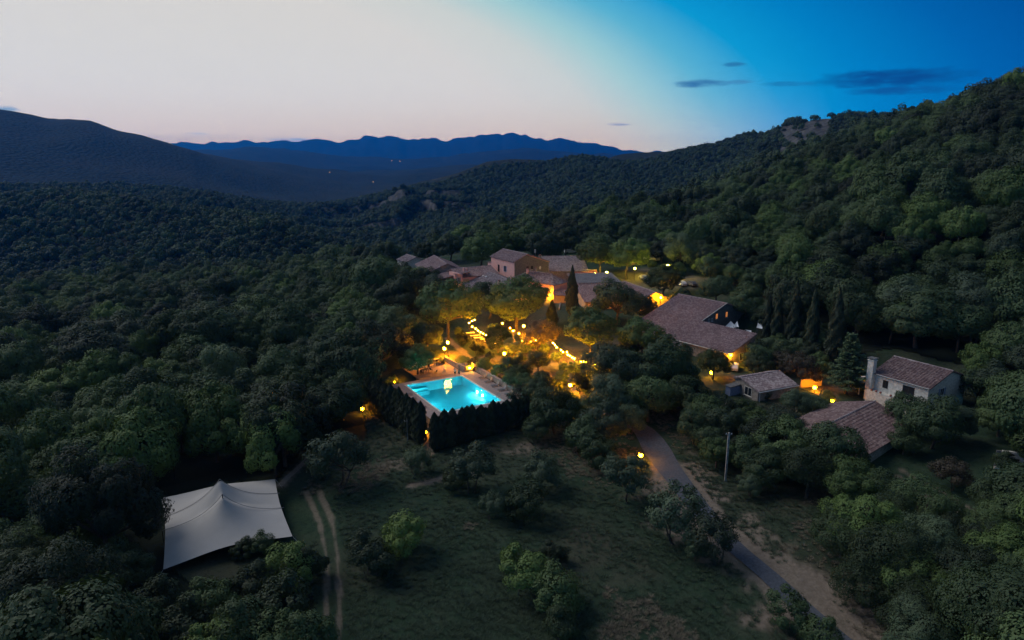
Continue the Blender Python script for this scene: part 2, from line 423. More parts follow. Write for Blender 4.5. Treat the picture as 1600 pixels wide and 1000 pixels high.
KGz = ztab([(-900, 236), (250, 231), (290, 226), (330, 225), (385, 221), (430, 222.5), (470, 219), (500, 217.5), (522, 221), (545, 219), (562, 217), (575, 213.5), (597, 215), (612, 217), (624, 216.5), (635, 220), (650, 219), (665, 218), (684, 217.5), (695, 220), (717, 216), (735, 213), (747, 211.5), (765, 213), (781, 215), (800, 212), (815, 214), (830, 216), (856, 219), (875, 216), (897, 220), (920, 224), (942, 228), (962, 232), (980, 236), (1002, 239), (1030, 240), (3200, 240)], KGr)
def seg_dist(X, Y, pts):
    d = np.full(X.shape, 1e9)
    for a, b in zip(pts[:-1], pts[1:]):
        ax, ay = a[:2]; bx, by = b[:2]; L2 = (bx - ax) ** 2 + (by - ay) ** 2
        t = np.clip(((X - ax) * (bx - ax) + (Y - ay) * (by - ay)) / L2, 0, 1)
        d = np.minimum(d, np.hypot(X - ax - t * (bx - ax), Y - ay - t * (by - ay)))
    return d
def smooth(t): t = np.clip(t, 0, 1); return t * t * (3 - 2 * t)

CTRL = [(800, 1000, -4), (500, 1000, -4), (1100, 1000, -4), (800, 850, -3), (600, 760, -2.5), (750, 720, -2), (900, 700, -1.5), (350, 820, -3.5), (100, 900, -6), (0, 1000, -6), (100, 700, -9),
        (300, 650, -7), (450, 620, -4.5), (550, 620, -2.5), (50, 560, -12), (300, 520, -10), (500, 520, -5), (620, 520, -1.5), (700, 545, .5), (760, 530, 1.2), (850, 550, 1.2), (920, 600, .5), (980, 560, 1.0),
        (1020, 660, -.8), (1060, 740, -1.5), (1150, 860, -2.8), (1300, 1000, -4), (1300, 800, -1), (1150, 640, .8), (1180, 600, 2), (1250, 600, 2), (1330, 640, 2), (1450, 640, 2.5), (1450, 780, 0), (1590, 800, 1),
        (1590, 700, 2.5), (1600, 950, -1), (1600, 560, 8), (1400, 540, 7), (1250, 520, 6), (1100, 570, 2), (1020, 540, 2.5), (960, 500, 3), (880, 490, 3.2), (760, 480, 3.2), (650, 460, 2), (900, 430, 5), (1050, 430, 8), (1150, 480, 8)]
CP = [G(*c) for c in CTRL]
for px in (-300, 0, 200, 400, 500, 600, 690, 850, 950, 1040, 1190, 1300, 1400, 1500, 1600, 1900):
    a = paz(px); CP.append(np.array([240 * math.sin(a), 240 * math.cos(a), float(np.interp(a, *K0z))]))
CP.append(np.array([0, 20, -5])); CP.append(np.array([-60, 20, -7])); CP.append(np.array([60, 20, -4]))
CP = np.array(CP)
# flattened places: centre, angle, half sizes, height, fall-off
E1 = np.array([.864, .503]); E2 = np.array([.494, -.869]); POOL_C = np.array([-11.9, 130.05]); POOL_A = math.atan2(.503, .864)
PADS = [((-11.9, 130.05), POOL_A, 8.3, 10.8, -2.7, 2.2)]
def pad(c, ang, hx, hy, z, fall): PADS.append((c, ang, hx, hy, z, fall))
pad((-17.6, 144.9), POOL_A, 5.3, 5.2, -.15, 2.5)            # patio north of the pool
pad((-2, 163), math.atan2(-20, 15), 12, 6, 1.3, 5)          # lit terrace
pad((12, 146), math.atan2(-20, 15), 12, 4, 1.2, 5)
pad((-4, 214), .2, 34, 18, 4, 10)                            # hamlet
pad((27, 200), .2, 14, 20, 4, 8)
pad((45, 156), math.atan2(-.79, .61), 18, 12, 2, 8)          # long barn
pad((73, 116), math.atan2(-.84, .54), 9, 7, 2.3, 6)          # chimney house
pad((53, 104), math.atan2(-.632, -.775), 11, 6, 1.2, 4)
pad((46.5, 123.5), .4, 7, 4, 1.9, 4)
pad((50, 228), .3, 18, 10, 8, 8)                             # car park
pad((-38.5, 82), .35, 11, 10, -3.5, 5)
def cliff_w(az): return smooth((az - paz(440)) / .06) * (1 - smooth((az - paz(690)) / .09))
def cliff_r(az):
    return 1050 + 170 * fbm(az * 16, az * 0 + 3.3, 4, 67), 1330 + 170 * fbm(az * 19, az * 0 + 8.1, 4, 68)
def hz(X, Y, detail=True):
    X = np.asarray(X, float); Y = np.asarray(Y, float); shp = X.shape
    x = X.ravel(); y = Y.ravel(); r = np.hypot(x, y); az = np.arctan2(x, y)
    z = np.zeros_like(x)
    nearm = r < 265
    if nearm.any():
        xn = x[nearm]; yn = y[nearm]; zn = np.zeros_like(xn)
        d2 = (xn[:, None] - CP[None, :, 0]) ** 2 + (yn[:, None] - CP[None, :, 1]) ** 2
        w = 1.0 / (d2 + 60) ** 1.7; zn = (w * CP[None, :, 2]).sum(1) / w.sum(1)
        if detail: zn = zn + .45 * fbm(xn / 9, yn / 9, 3, 3)
        for c, ang, hx, hy, pz, fall in reversed(PADS):
            ca, sa = math.cos(ang), math.sin(ang); dx = xn - c[0]; dy = yn - c[1]
            lx = np.abs(dx * ca + dy * sa) - hx; ly = np.abs(-dx * sa + dy * ca) - hy
            d = np.hypot(np.maximum(lx, 0), np.maximum(ly, 0)); k = 1 - smooth(d / fall)
            zn = zn * (1 - k) + pz * k
        z[nearm] = zn
    farm = r > 195
    if farm.any():
        rf = r[farm]; af = az[farm]
        lim = np.abs(af) < 3
        ks = [(np.full_like(rf, 240.), np.interp(af, *K0z))]
        for kr, kz in ((KAr, KAz), (KBr, KBz), (KCr, KCz), (KDr, KDz), (KEr, KEz), (KFr, KFz), (KGr, KGz)):
            ks.append((np.interp(af, *kr), np.interp(af, *kz)))
        ks.insert(6, (ks[5][0] * 0 + np.maximum(ks[5][0] * 1.15, 5200), np.minimum(ks[5][1], ks[6][1]) - 60))
        ks.insert(8, (np.full_like(rf, 12000.), ks[7][1] - 120))
        ks.append((np.full_like(rf, 19500.), ks[-1][1] - 300))
        zf = ks[0][1].copy()
        for i in range(len(ks) - 1):
            r0, z0 = ks[i]; r1, z1 = ks[i + 1]
            t = np.clip((rf - r0) / np.maximum(r1 - r0, 1), 0, 1)
            e = t if i == 0 else (.45 * smooth(t) + .55 * t if i in (1, 2) else smooth(t))
            zf = np.where(rf >= r0, z0 + (z1 - z0) * e, zf)
        if detail:
            g = smooth((rf - 260) / 200)
            zf = zf + g * (26 * fbm(x[farm] / 330, y[farm] / 330, 2, 13) + 9 * fbm(x[farm] / 110, y[farm] / 110, 3, 11)) * np.clip((rf - 300) / 700, .12, 1)
            g2 = smooth((rf - 2200) / 2500)
            zf = zf + g2 * .0065 * rf * fbm(x[farm] / 1100, y[farm] / 1100, 5, 21) - smooth((rf - 6000) / 2000) * .004 * rf * np.abs(fbm(x[farm] / 420, y[farm] / 900, 3, 25))
        zf = zf + smooth((rf - 9000) / 2500) * .0042 * rf * (fbm(af * 75, rf / 4000, 5, 53) + .15)
        xs, ys = x[farm], y[farm]
        for (p0, r0_), (p1, r1_), hh, ww in (((90, 900), (470, 640), 32, 95), ((330, 1150), (540, 900), 18, 70), ((640, 1250), (760, 800), 26, 80), ((900, 1500), (960, 900), 24, 90)):
            a_, b_ = [(rr * math.sin(paz(pp)), rr * math.cos(paz(pp))) for pp, rr in ((p0, r0_), (p1, r1_))]
            zf = zf + hh * np.exp(-(seg_dist(xs, ys, [a_, b_]) / ww) ** 2)
        w_ = cliff_w(af); c1, c2 = cliff_r(af)
        zf = zf + w_ * (24 * smooth((rf - c1) / 30) + 24 * smooth((rf - c2) / 30) - 48 * smooth((rf - 760) / 760))
        k = smooth((rf - 200) / 60)
        z[farm] = np.where(rf < 265, z[farm] * (1 - k) + zf * k, zf)
    return z.reshape(shp)
def H(x, y): return float(hz(np.array([x]), np.array([y]))[0])
def GT(px, py, up=0.0):
    """where the sight line through a point of the photograph meets the ground (or a height above it)"""
    d = ray(px, py); hd = math.hypot(d[0], d[1])
    rs = np.concatenate([np.arange(16, 300, .7), np.geomspace(300, 2500, 300)])
    X = d[0] / hd * rs; Y = d[1] / hd * rs; Zr = CAM_H + d[2] / hd * rs
    g = hz(X, Y) + up; i = np.argmax(Zr < g)
    if i == 0: i = len(rs) - 1
    return np.array([X[i], Y[i], g[i] - up])

ROCKS = None
def rock_mask(X, Y):
    """pale crags on the ravine side and the quarry-like cliff at the ridge"""
    r = np.hypot(X, Y); az = np.arctan2(X, Y)
    c1, c2 = cliff_r(az); w = cliff_w(az)
    face = np.maximum(smooth(1.6 - np.abs(r - c1 - 12) / 28), smooth(1.6 - np.abs(r - c2 - 12) / 28))
    m = w * face * smooth((fbm(az * 95, r / 90, 4, 31) + .16) / .2) * (.6 + .4 * smooth((fbm(X / 12, Y / 12, 3, 37) + .05) / .15))
    a0, a1 = paz(1212), paz(1285)
    k2 = smooth((az - a0) / .01) * (1 - smooth((az - a1) / .02)) * smooth((r - 900) / 40) * (1 - smooth((r - 1150) / 40))
    m = np.maximum(m, k2 * .9)
    k3 = (az < a0) * smooth((r - 700) / 100) * (1 - smooth((r - 1600) / 200)) * smooth((fbm(X / 60, Y / 40, 4, 41) - .46) / .1)
    return np.clip(np.maximum(m, k3 * .6), 0, 1)
def poly_in(X, Y, P):
    X = np.asarray(X); Y = np.asarray(Y); ins = np.zeros(X.shape, bool); n = len(P)
    for i in range(n):
        x0, y0 = P[i][:2]; x1, y1 = P[(i + 1) % n][:2]
        c = ((y0 > Y) != (y1 > Y)) & (X < (x1 - x0) * (Y - y0) / (y1 - y0 + 1e-12) + x0); ins ^= c
    return ins
def seg_dist(X, Y, pts):
    d = np.full(X.shape, 1e9)
    for a, b in zip(pts[:-1], pts[1:]):
        ax, ay = a[:2]; bx, by = b[:2]; L2 = (bx - ax) ** 2 + (by - ay) ** 2
        t = np.clip(((X - ax) * (bx - ax) + (Y - ay) * (by - ay)) / L2, 0, 1)
        d = np.minimum(d, np.hypot(X - ax - t * (bx - ax), Y - ay - t * (by - ay)))
    return d
OPEN_PX = [(575, 690), (556, 580), (585, 470), (640, 412), (700, 398), (870, 392), (1100, 405), (1200, 455), (1215, 540), (1330, 560), (1400, 545), (1520, 570), (1540, 640), (1600, 680), (1600, 840), (1480, 850), (1440, 1000), (1370, 1120), (1300, 1400), (400, 1400), (490, 1060), (490, 930), (300, 915), (262, 890), (256, 785), (345, 752), (432, 752), (470, 705)]
OPEN = [GT(*p) for p in OPEN_PX]
ROAD_PX = [(905, 625), (1005, 672), (1045, 735), (1085, 790), (1150, 860), (1215, 920), (1290, 985), (1400, 1075)]
ROAD = [GT(*p) for p in ROAD_PX]
TRACKS = [[GT(*p) for p in q] for q in ([(512, 1080), (510, 940), (512, 880), (500, 820), (478, 770)], [(531, 1080), (530, 930), (527, 870), (519, 815), (500, 770)],
                                        [(1400, 745), (1440, 776), (1490, 800), (1545, 822)], [(1405, 735), (1460, 765), (1520, 800), (1570, 830)])]
PATHS = [[GT(*p) for p in q] for q in ([(437, 762), (460, 738), (483, 715)], [(664, 655), (664, 690), (672, 712)], [(640, 760), (700, 745), (745, 738)], [(698, 528), (730, 556), (790, 592), (830, 622)], [(870, 585), (890, 600), (915, 622)], [(800, 560), (830, 580), (850, 600)])]
def build_ground():
    rs = np.concatenate([np.arange(14, 300, 1.1), np.geomspace(301, 19600, 195)])
    azs = np.linspace(R(-64), R(64), 820)
    RR, AA = np.meshgrid(rs, azs, indexing='ij')
    X = RR * np.sin(AA); Y = RR * np.cos(AA); Z = hz(X, Y)
    n0, n1 = X.shape; global LOWEST; LOWEST = float(Z.min())
    co = np.stack([X, Y, Z], -1).reshape(-1, 3)
    idx = np.arange(n0 * n1).reshape(n0, n1)
    q = np.stack([idx[:-1, :-1], idx[1:, :-1], idx[1:, 1:], idx[:-1, 1:]], -1).reshape(-1, 4)[:, ::-1]
    me = bpy.data.meshes.new('ground'); me.vertices.add(len(co)); me.vertices.foreach_set('co', co.reshape(-1).astype(np.float32))
    m = len(q); me.loops.add(m * 4); me.loops.foreach_set('vertex_index', q.reshape(-1).astype(np.int32))
    me.polygons.add(m); me.polygons.foreach_set('loop_start', np.arange(0, m * 4, 4, dtype=np.int32)); me.polygons.foreach_set('loop_total', np.full(m, 4, dtype=np.int32))
    me.update(calc_edges=True); me.shade_smooth()
    x = X.ravel(); y = Y.ravel(); r = RR.ravel()
    mask = np.zeros((len(co), 4), np.float32); mask[:, 3] = 1
    nr = r < 260; nn = fbm(x[nr] / 3, y[nr] / 3, 4, 5)
    dirt = np.zeros(nr.sum())
    for t in TRACKS: dirt = np.maximum(dirt, .62 * smooth((.48 + .6 * nn - seg_dist(x[nr], y[nr], t)) / .35))
    for t in PATHS: dirt = np.maximum(dirt, .85 * smooth((1.0 + .8 * nn - seg_dist(x[nr], y[nr], t)) / .6))
    bank = seg_dist(x[nr], y[nr], ROAD[2:])
    dirt = np.maximum(dirt, .85 * smooth((6.5 + 7 * nn - bank) / 3))
    for px, py, s in ((610, 730, 5), (820, 700, 4), (580, 660, 5), (700, 560, 5), (850, 590, 9), (760, 560, 4), (880, 470, 10), (800, 530, 12), (860, 560, 12), (1000, 430, 14), (1060, 440, 12), (1290, 610, 5), (1150, 590, 5), (940, 730, 4)):
        c = GT(px, py); d = np.hypot(x[nr] - c[0], y[nr] - c[1]); dirt = np.maximum(dirt, .62 * smooth((s + 5 * nn - d) / (s * .7)))
    mask[nr, 0] = dirt
    mask[:, 1] = rock_mask(x, y) * (r > 400)
    ins = poly_in(x, y, OPEN)
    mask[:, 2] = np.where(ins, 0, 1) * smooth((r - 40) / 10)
    a = me.color_attributes.new('mask', 'FLOAT_COLOR', 'POINT'); a.data.foreach_set('color', mask.reshape(-1))
    me.materials.append(MATS['ground'])
    return tag(link('ground', me), kind='structure')
build_ground()

# ------------------------------------------------------------------ plants
def leaf_quads(C, Nrm, size, rng, aspect=.75):
    n = len(C); Nrm = Nrm / np.maximum(np.linalg.norm(Nrm, axis=1, keepdims=True), 1e-6)
    t = rng.normal(size=(n, 3)); t -= (t * Nrm).sum(1, keepdims=True) * Nrm
    t /= np.maximum(np.linalg.norm(t, axis=1, keepdims=True), 1e-6); b = np.cross(Nrm, t)
    s = (size * rng.uniform(.6, 1.35, n))[:, None] * .5
    tip = rng.uniform(.2, .7, n)[:, None]
    return np.stack([C - t * s - b * s * aspect * tip, C - t * s * .1 - b * s * aspect, C + t * s, C + t * s * .1 + b * s * aspect], 1)
def unit(rng, n):
    v = rng.normal(size=(n, 3)); return v / np.linalg.norm(v, axis=1, keepdims=True)
def crown_quads(seed, Rr, Hc, zc, n, leaf, lobes=26, lr=(.26, .42), low=-.35, loose=.12, flat=1.0):
    """lobed dome of leaf clumps round (0,0,zc); Rr radius, Hc half height"""
    rng = np.random.default_rng(seed)
    D = unit(rng, lobes * 4); D = D[D[:, 2] > low][:lobes]
    # spread lobes: push apart a little
    for _ in range(12):
        d = D[:, None] - D[None]; q = (d ** 2).sum(-1) + np.eye(len(D)); D = D + .03 * (d / q[..., None]).sum(1) / len(D) * 4; D /= np.linalg.norm(D, axis=1, keepdims=True)
        D[:, 2] = np.maximum(D[:, 2], low); D /= np.linalg.norm(D, axis=1, keepdims=True)
    rad = rng.uniform(.46, .90, len(D))
    LC = D * rad[:, None] * np.array([Rr, Rr, Hc]); LR = rng.uniform(*lr, len(D)) * Rr * (1.18 - .35 * (rad - .46) / .44)
    # no crown is round: stretched one way, dented another
    aa = rng.uniform(0, 6.28); ax = np.array([math.cos(aa), math.sin(aa), 0]); q = LC @ ax
    LC = LC + ax[None] * (q * rng.uniform(.05, .28))[:, None]; LC[:, 2] += .18 * Hc * np.sin(np.arctan2(LC[:, 1], LC[:, 0]) * 1.0 + rng.uniform(0, 6.28))
    dent = unit(rng, 1)[0]; cut = (D @ dent) < .82; LC, LR, D = LC[cut], LR[cut], D[cut]
    ph = rng.uniform(0, 6.28, 4)
    k = rng.integers(0, len(D), int(n * 1.5)); d = unit(rng, len(k))
    sh = 1 - np.abs(rng.normal(0, loose, len(k)))
    bumpy = 1 + .16 * np.sin(d[:, 0] * 7 + ph[0] + k) * np.sin(d[:, 1] * 8 + ph[1] + 2 * k) + .10 * np.sin(d[:, 2] * 11 + k)
    P = LC[k] + d * (LR[k] * sh * bumpy)[:, None] * np.array([1, 1, .85 * flat])
    e = np.sqrt(((P / np.array([Rr, Rr, Hc])) ** 2).sum(1))
    # leaves deep inside another lobe are never seen
    dl = np.linalg.norm(P[:, None] - LC[None], axis=2) / LR[None]; dl[np.arange(len(k)), k] = 9
    keep = (dl.min(1) > .72) & (e > .34)
    P = P[keep][:n]; d = d[keep][:n]
    out = P / np.array([Rr, Rr, Hc]); out /= np.maximum(np.linalg.norm(out, axis=1, keepdims=True), 1e-5)
    nrm = d * 1.0 + out * .7 + rng.normal(size=P.shape) * .30 + np.array([0, 0, .15])
    Q = leaf_quads(P, nrm, leaf, rng); Q[:, :, 2] += zc
    return Q, LC + np.array([0, 0, zc])
def trunk_mesh(name, lobes, h0, r0, seed, nlimb=7, mat='bark', multi=1):
    rng = random.Random(seed); mb = MB()
    stems = []
    for m in range(multi):
        a = rng.uniform(0, 6.28); off = .35 * (multi > 1)
        top = Vector((rng.uniform(-.4, .4) + off * 2.2 * math.cos(a), rng.uniform(-.4, .4) + off * 2.2 * math.sin(a), h0))
        base = Vector((off * math.cos(a), off * math.sin(a), -.6)); midp = base.lerp(top, .5) + Vector((rng.uniform(-.2, .2), rng.uniform(-.2, .2), 0))
        rr = r0 / (multi ** .5)
        mb.tube([base, base + Vector((0, 0, .6)), midp, top], [rr * 1.45, rr * 1.1, rr * .85, rr * .65], 7); stems.append((top, rr))
    L = [Vector(l) for l in lobes]; rng.shuffle(L)
    for l in L[:nlimb]:
        top, rr = min(stems, key=lambda s: (s[0] - l).length)
        m = top.lerp(l, .5) + Vector((0, 0, -.08 * (l - top).length)); mb.tube([top - Vector((0, 0, .15)), m, l], [rr * .55, rr * .36, rr * .12], 5)
    return mb.mesh(name, mat, True)
VAR = {}
def variant(kind, leafm, seeds, Rr, Hc, zc, n, leaf, h0, r0, trunkm='bark', multi=1, **kw):
    VAR[kind] = []
    for s in seeds:
        Q, LC = crown_quads(s, Rr, Hc, zc, n, leaf, **kw)
        VAR[kind].append((quads_mesh('crown', Q, [leafm]), trunk_mesh('trunk', LC, h0, r0, s, multi=multi), Rr, zc))
variant('oak', 'oak_leaf', (11, 12, 13, 14, 15), 4.5, 3.7, 4.9, 14000, .27, 3.0, .28, lobes=30)
variant('light', 'light_leaf', (21, 22, 23), 4.5, 3.5, 4.9, 14000, .26, 3.0, .26, lobes=34, lr=(.22, .36))
variant('grey', 'grey_leaf', (31, 32, 33), 4.5, 3.8, 4.9, 12000, .25, 2.6, .26, lobes=24, loose=.2, multi=2)
variant('dark', 'dark_leaf', (41, 42), 4.5, 4.1, 4.9, 13000, .28, 2.6, .28, lobes=26)
variant('brown', 'brown_leaf', (51,), 4.5, 3.7, 4.8, 7000, .32, 2.6, .24, lobes=30, loose=.25, multi=2)
variant('shrub', 'oak_leaf', (61, 62, 63), 2.6, 2.3, 2.5, 6500, .21, 1.0, .11, lobes=22, low=-.6, multi=3, loose=.2)
variant('olive', 'grey_leaf', (71, 72, 73), 2.6, 2.4, 3.1, 5200, .20, 1.7, .14, lobes=20, low=-.5, loose=.28, lr=(.24, .38), multi=2)
variant('green_shrub', 'bush_leaf', (81, 82), 2.6, 2.3, 2.5, 7000, .20, 1.0, .1, lobes=26, low=-.6, multi=3, loose=.15)
variant('dark_shrub', 'dark_leaf', (91,), 2.6, 2.3, 2.5, 6000, .22, 1.0, .1, lobes=22, low=-.6, multi=3, loose=.2)
variant('oak_near', 'oak_leaf', (16, 17), 4.5, 3.7, 4.9, 32000, .175, 3.0, .28, lobes=34)
variant('light_near', 'light_leaf', (26,), 4.5, 3.5, 4.9, 32000, .17, 3.0, .26, lobes=36, lr=(.22, .36))
variant('grey_near', 'grey_leaf', (36,), 4.5, 3.8, 4.9, 30000, .165, 2.6, .26, lobes=26, loose=.2, multi=2)
variant('dark_near', 'dark_leaf', (46,), 4.5, 4.1, 4.9, 30000, .175, 2.6, .28, lobes=28)
def umbrella():
    VAR['umbrella'] = []
    Q, LC = crown_quads(101, 4.8, 3.0, 5.6, 10000, .30, lobes=44, lr=(.18, .30), low=-.12)
    VAR['umbrella'].append((quads_mesh('crown', Q, ['light_leaf']), trunk_mesh('trunk', LC, 2.2, .3, 5, nlimb=22), 4.8, 5.6))
umbrella()
def spire(kind, h, r, n, leaf, seeds, mat, taper=1.0, base=.25):
    VAR[kind] = []
    for s in seeds:
        rng = np.random.default_rng(s)
        t = rng.uniform(0, 1, n) ** .9; a = rng.uniform(0, 6.283, n)
        prof = np.clip(t / .16, .35, 1) * (1 - np.clip((t - .35) / .65, 0, 1) ** (1.6 / taper)) + .03
        lump = 1 + .16 * np.sin(a * 3 + t * 17 + s) + .12 * np.sin(a * 5 - t * 31 + s)
        rr = r * prof * lump * (1 - np.abs(rng.normal(0, .12, n)))
        P = np.stack([rr * np.cos(a), rr * np.sin(a), base + t * (h - base)], 1)
        nrm = np.stack([np.cos(a), np.sin(a), np.full(n, .35)], 1) + rng.normal(size=(n, 3)) * .35
        nrm /= np.linalg.norm(nrm, axis=1, keepdims=True)
        up = np.array([0, 0, 1.]) + rng.normal(size=(n, 3)) * .18; up -= (up * nrm).sum(1, keepdims=True) * nrm; up /= np.linalg.norm(up, axis=1, keepdims=True)
        sd = np.cross(nrm, up); sz = (leaf * rng.uniform(.6, 1.3, n))[:, None]
        Q = np.stack([P - sd * sz * .22 - up * sz * .4, P + sd * sz * .22 - up * sz * .4, P + sd * sz * .10 + up * sz * .6, P - sd * sz * .10 + up * sz * .6], 1)
        tr = MB().tube([(0, 0, -.4), (0, 0, h * .5), (0, 0, h * .9)], [.16, .11, .03], 6).mesh('trunk', 'bark', True)
        VAR[kind].append((quads_mesh('crown', Q, [mat]), tr, r, h / 2))
spire('cypress', 12, 1.35, 7000, .42, (201, 202, 203), 'cypress_leaf')
spire('hedge_plant', 5.6, .85, 3600, .34, (211, 212, 213, 214), 'cypress_leaf', taper=.30, base=.05)
def cedar():
    rng = np.random.default_rng(301); Qs = []; mb = MB(); mb.tube([(0, 0, -.5), (0, 0, 5), (.1, 0, 11.6)], [.34, .22, .04], 8)
    for i in range(16):
        zt = 2.0 + i * .62; L = (4.3 * (1 - (zt - 1.5) / 11) + .4)
        for j in range(5):
            a = j * 1.257 + i * .7 + rng.uniform(-.3, .3); l = L * rng.uniform(.75, 1.1); d = np.array([math.cos(a), math.sin(a), 0])
            tip = d * l + np.array([0, 0, zt + .35]); mb.tube([(0, 0, zt), tuple(d * l * .5 + np.array([0, 0, zt + .3])), tuple(tip)], [.09, .06, .02], 4)
            n = 260; u = rng.uniform(.15, 1, n) ** .7; sd = np.array([-d[1], d[0], 0]); w = rng.normal(0, 1, n) * .34 * l * .5 * (1.15 - u * .75)
            P = d[None] * (u * l)[:, None] + sd[None] * w[:, None]; P[:, 2] = zt + .3 * u + rng.normal(0, .10, n) - .05 * np.abs(w)
            Qs.append(leaf_quads(P, np.tile([0, 0, 1.], (n, 1)) + rng.normal(size=(n, 3)) * .35, .34, rng))
    VAR['cedar'] = [(quads_mesh('crown', np.concatenate(Qs), ['cedar_leaf']), mb.mesh('trunk', 'bark', True), 4.2, 6.5)]
cedar()
COUNT = {}
def plant(kind, name, loc, scale, label, cat, group=None, hs=1.0, rz=None):
    if kind + '_near' in VAR and math.hypot(loc[0], loc[1]) < 98: kind += '_near'
    i = COUNT.get(kind, 0); COUNT[kind] = i + 1
    cr, tr, Rr, zc = VAR[kind][i % len(VAR[kind])]
    root = thing(name, loc, label, cat, random.uniform(0, 6.28) if rz is None else rz, group)
    root.scale = (scale, scale, scale * hs)
    link('trunk', tr, root); link('crown', cr, root)
    return root
def plant_px(kind, name, px, py, rpx, label, cat, group=None, hs=1.0):
    """crown centre and radius as seen in the photograph -> a plant rooted in the ground below it"""
    cr, tr, Rr, zc = VAR[kind][0]; Rm = 4.0
    for _ in range(5):
        p = GT(px, py, Rm / Rr * zc * hs)
        depth = p[1] * math.cos(PITCH) + (CAM_H - p[2] - Rm / Rr * zc * hs) * math.sin(PITCH); Rm = rpx * depth / FPX
    s = Rm / Rr * 1.04
    HAND.append((p[0], p[1], Rm))
    return plant(kind, name, (p[0], p[1], p[2] - .1), s, label, cat, group, hs)
HAND = []
def spire_px(px, ytop, ybase, label, group=None, wide=1.0):
    b = GT(px, ybase); d = ray(px, ytop); t = b[1] / d[1]; h = CAM_H + d[2] * t - b[2]
    s = h / 12.0; HAND.append((b[0], b[1], 2))
    o = plant('cypress', 'cypress_tree', b, s, label, 'cypress', group); o.scale = (s * wide, s * wide, s); return o

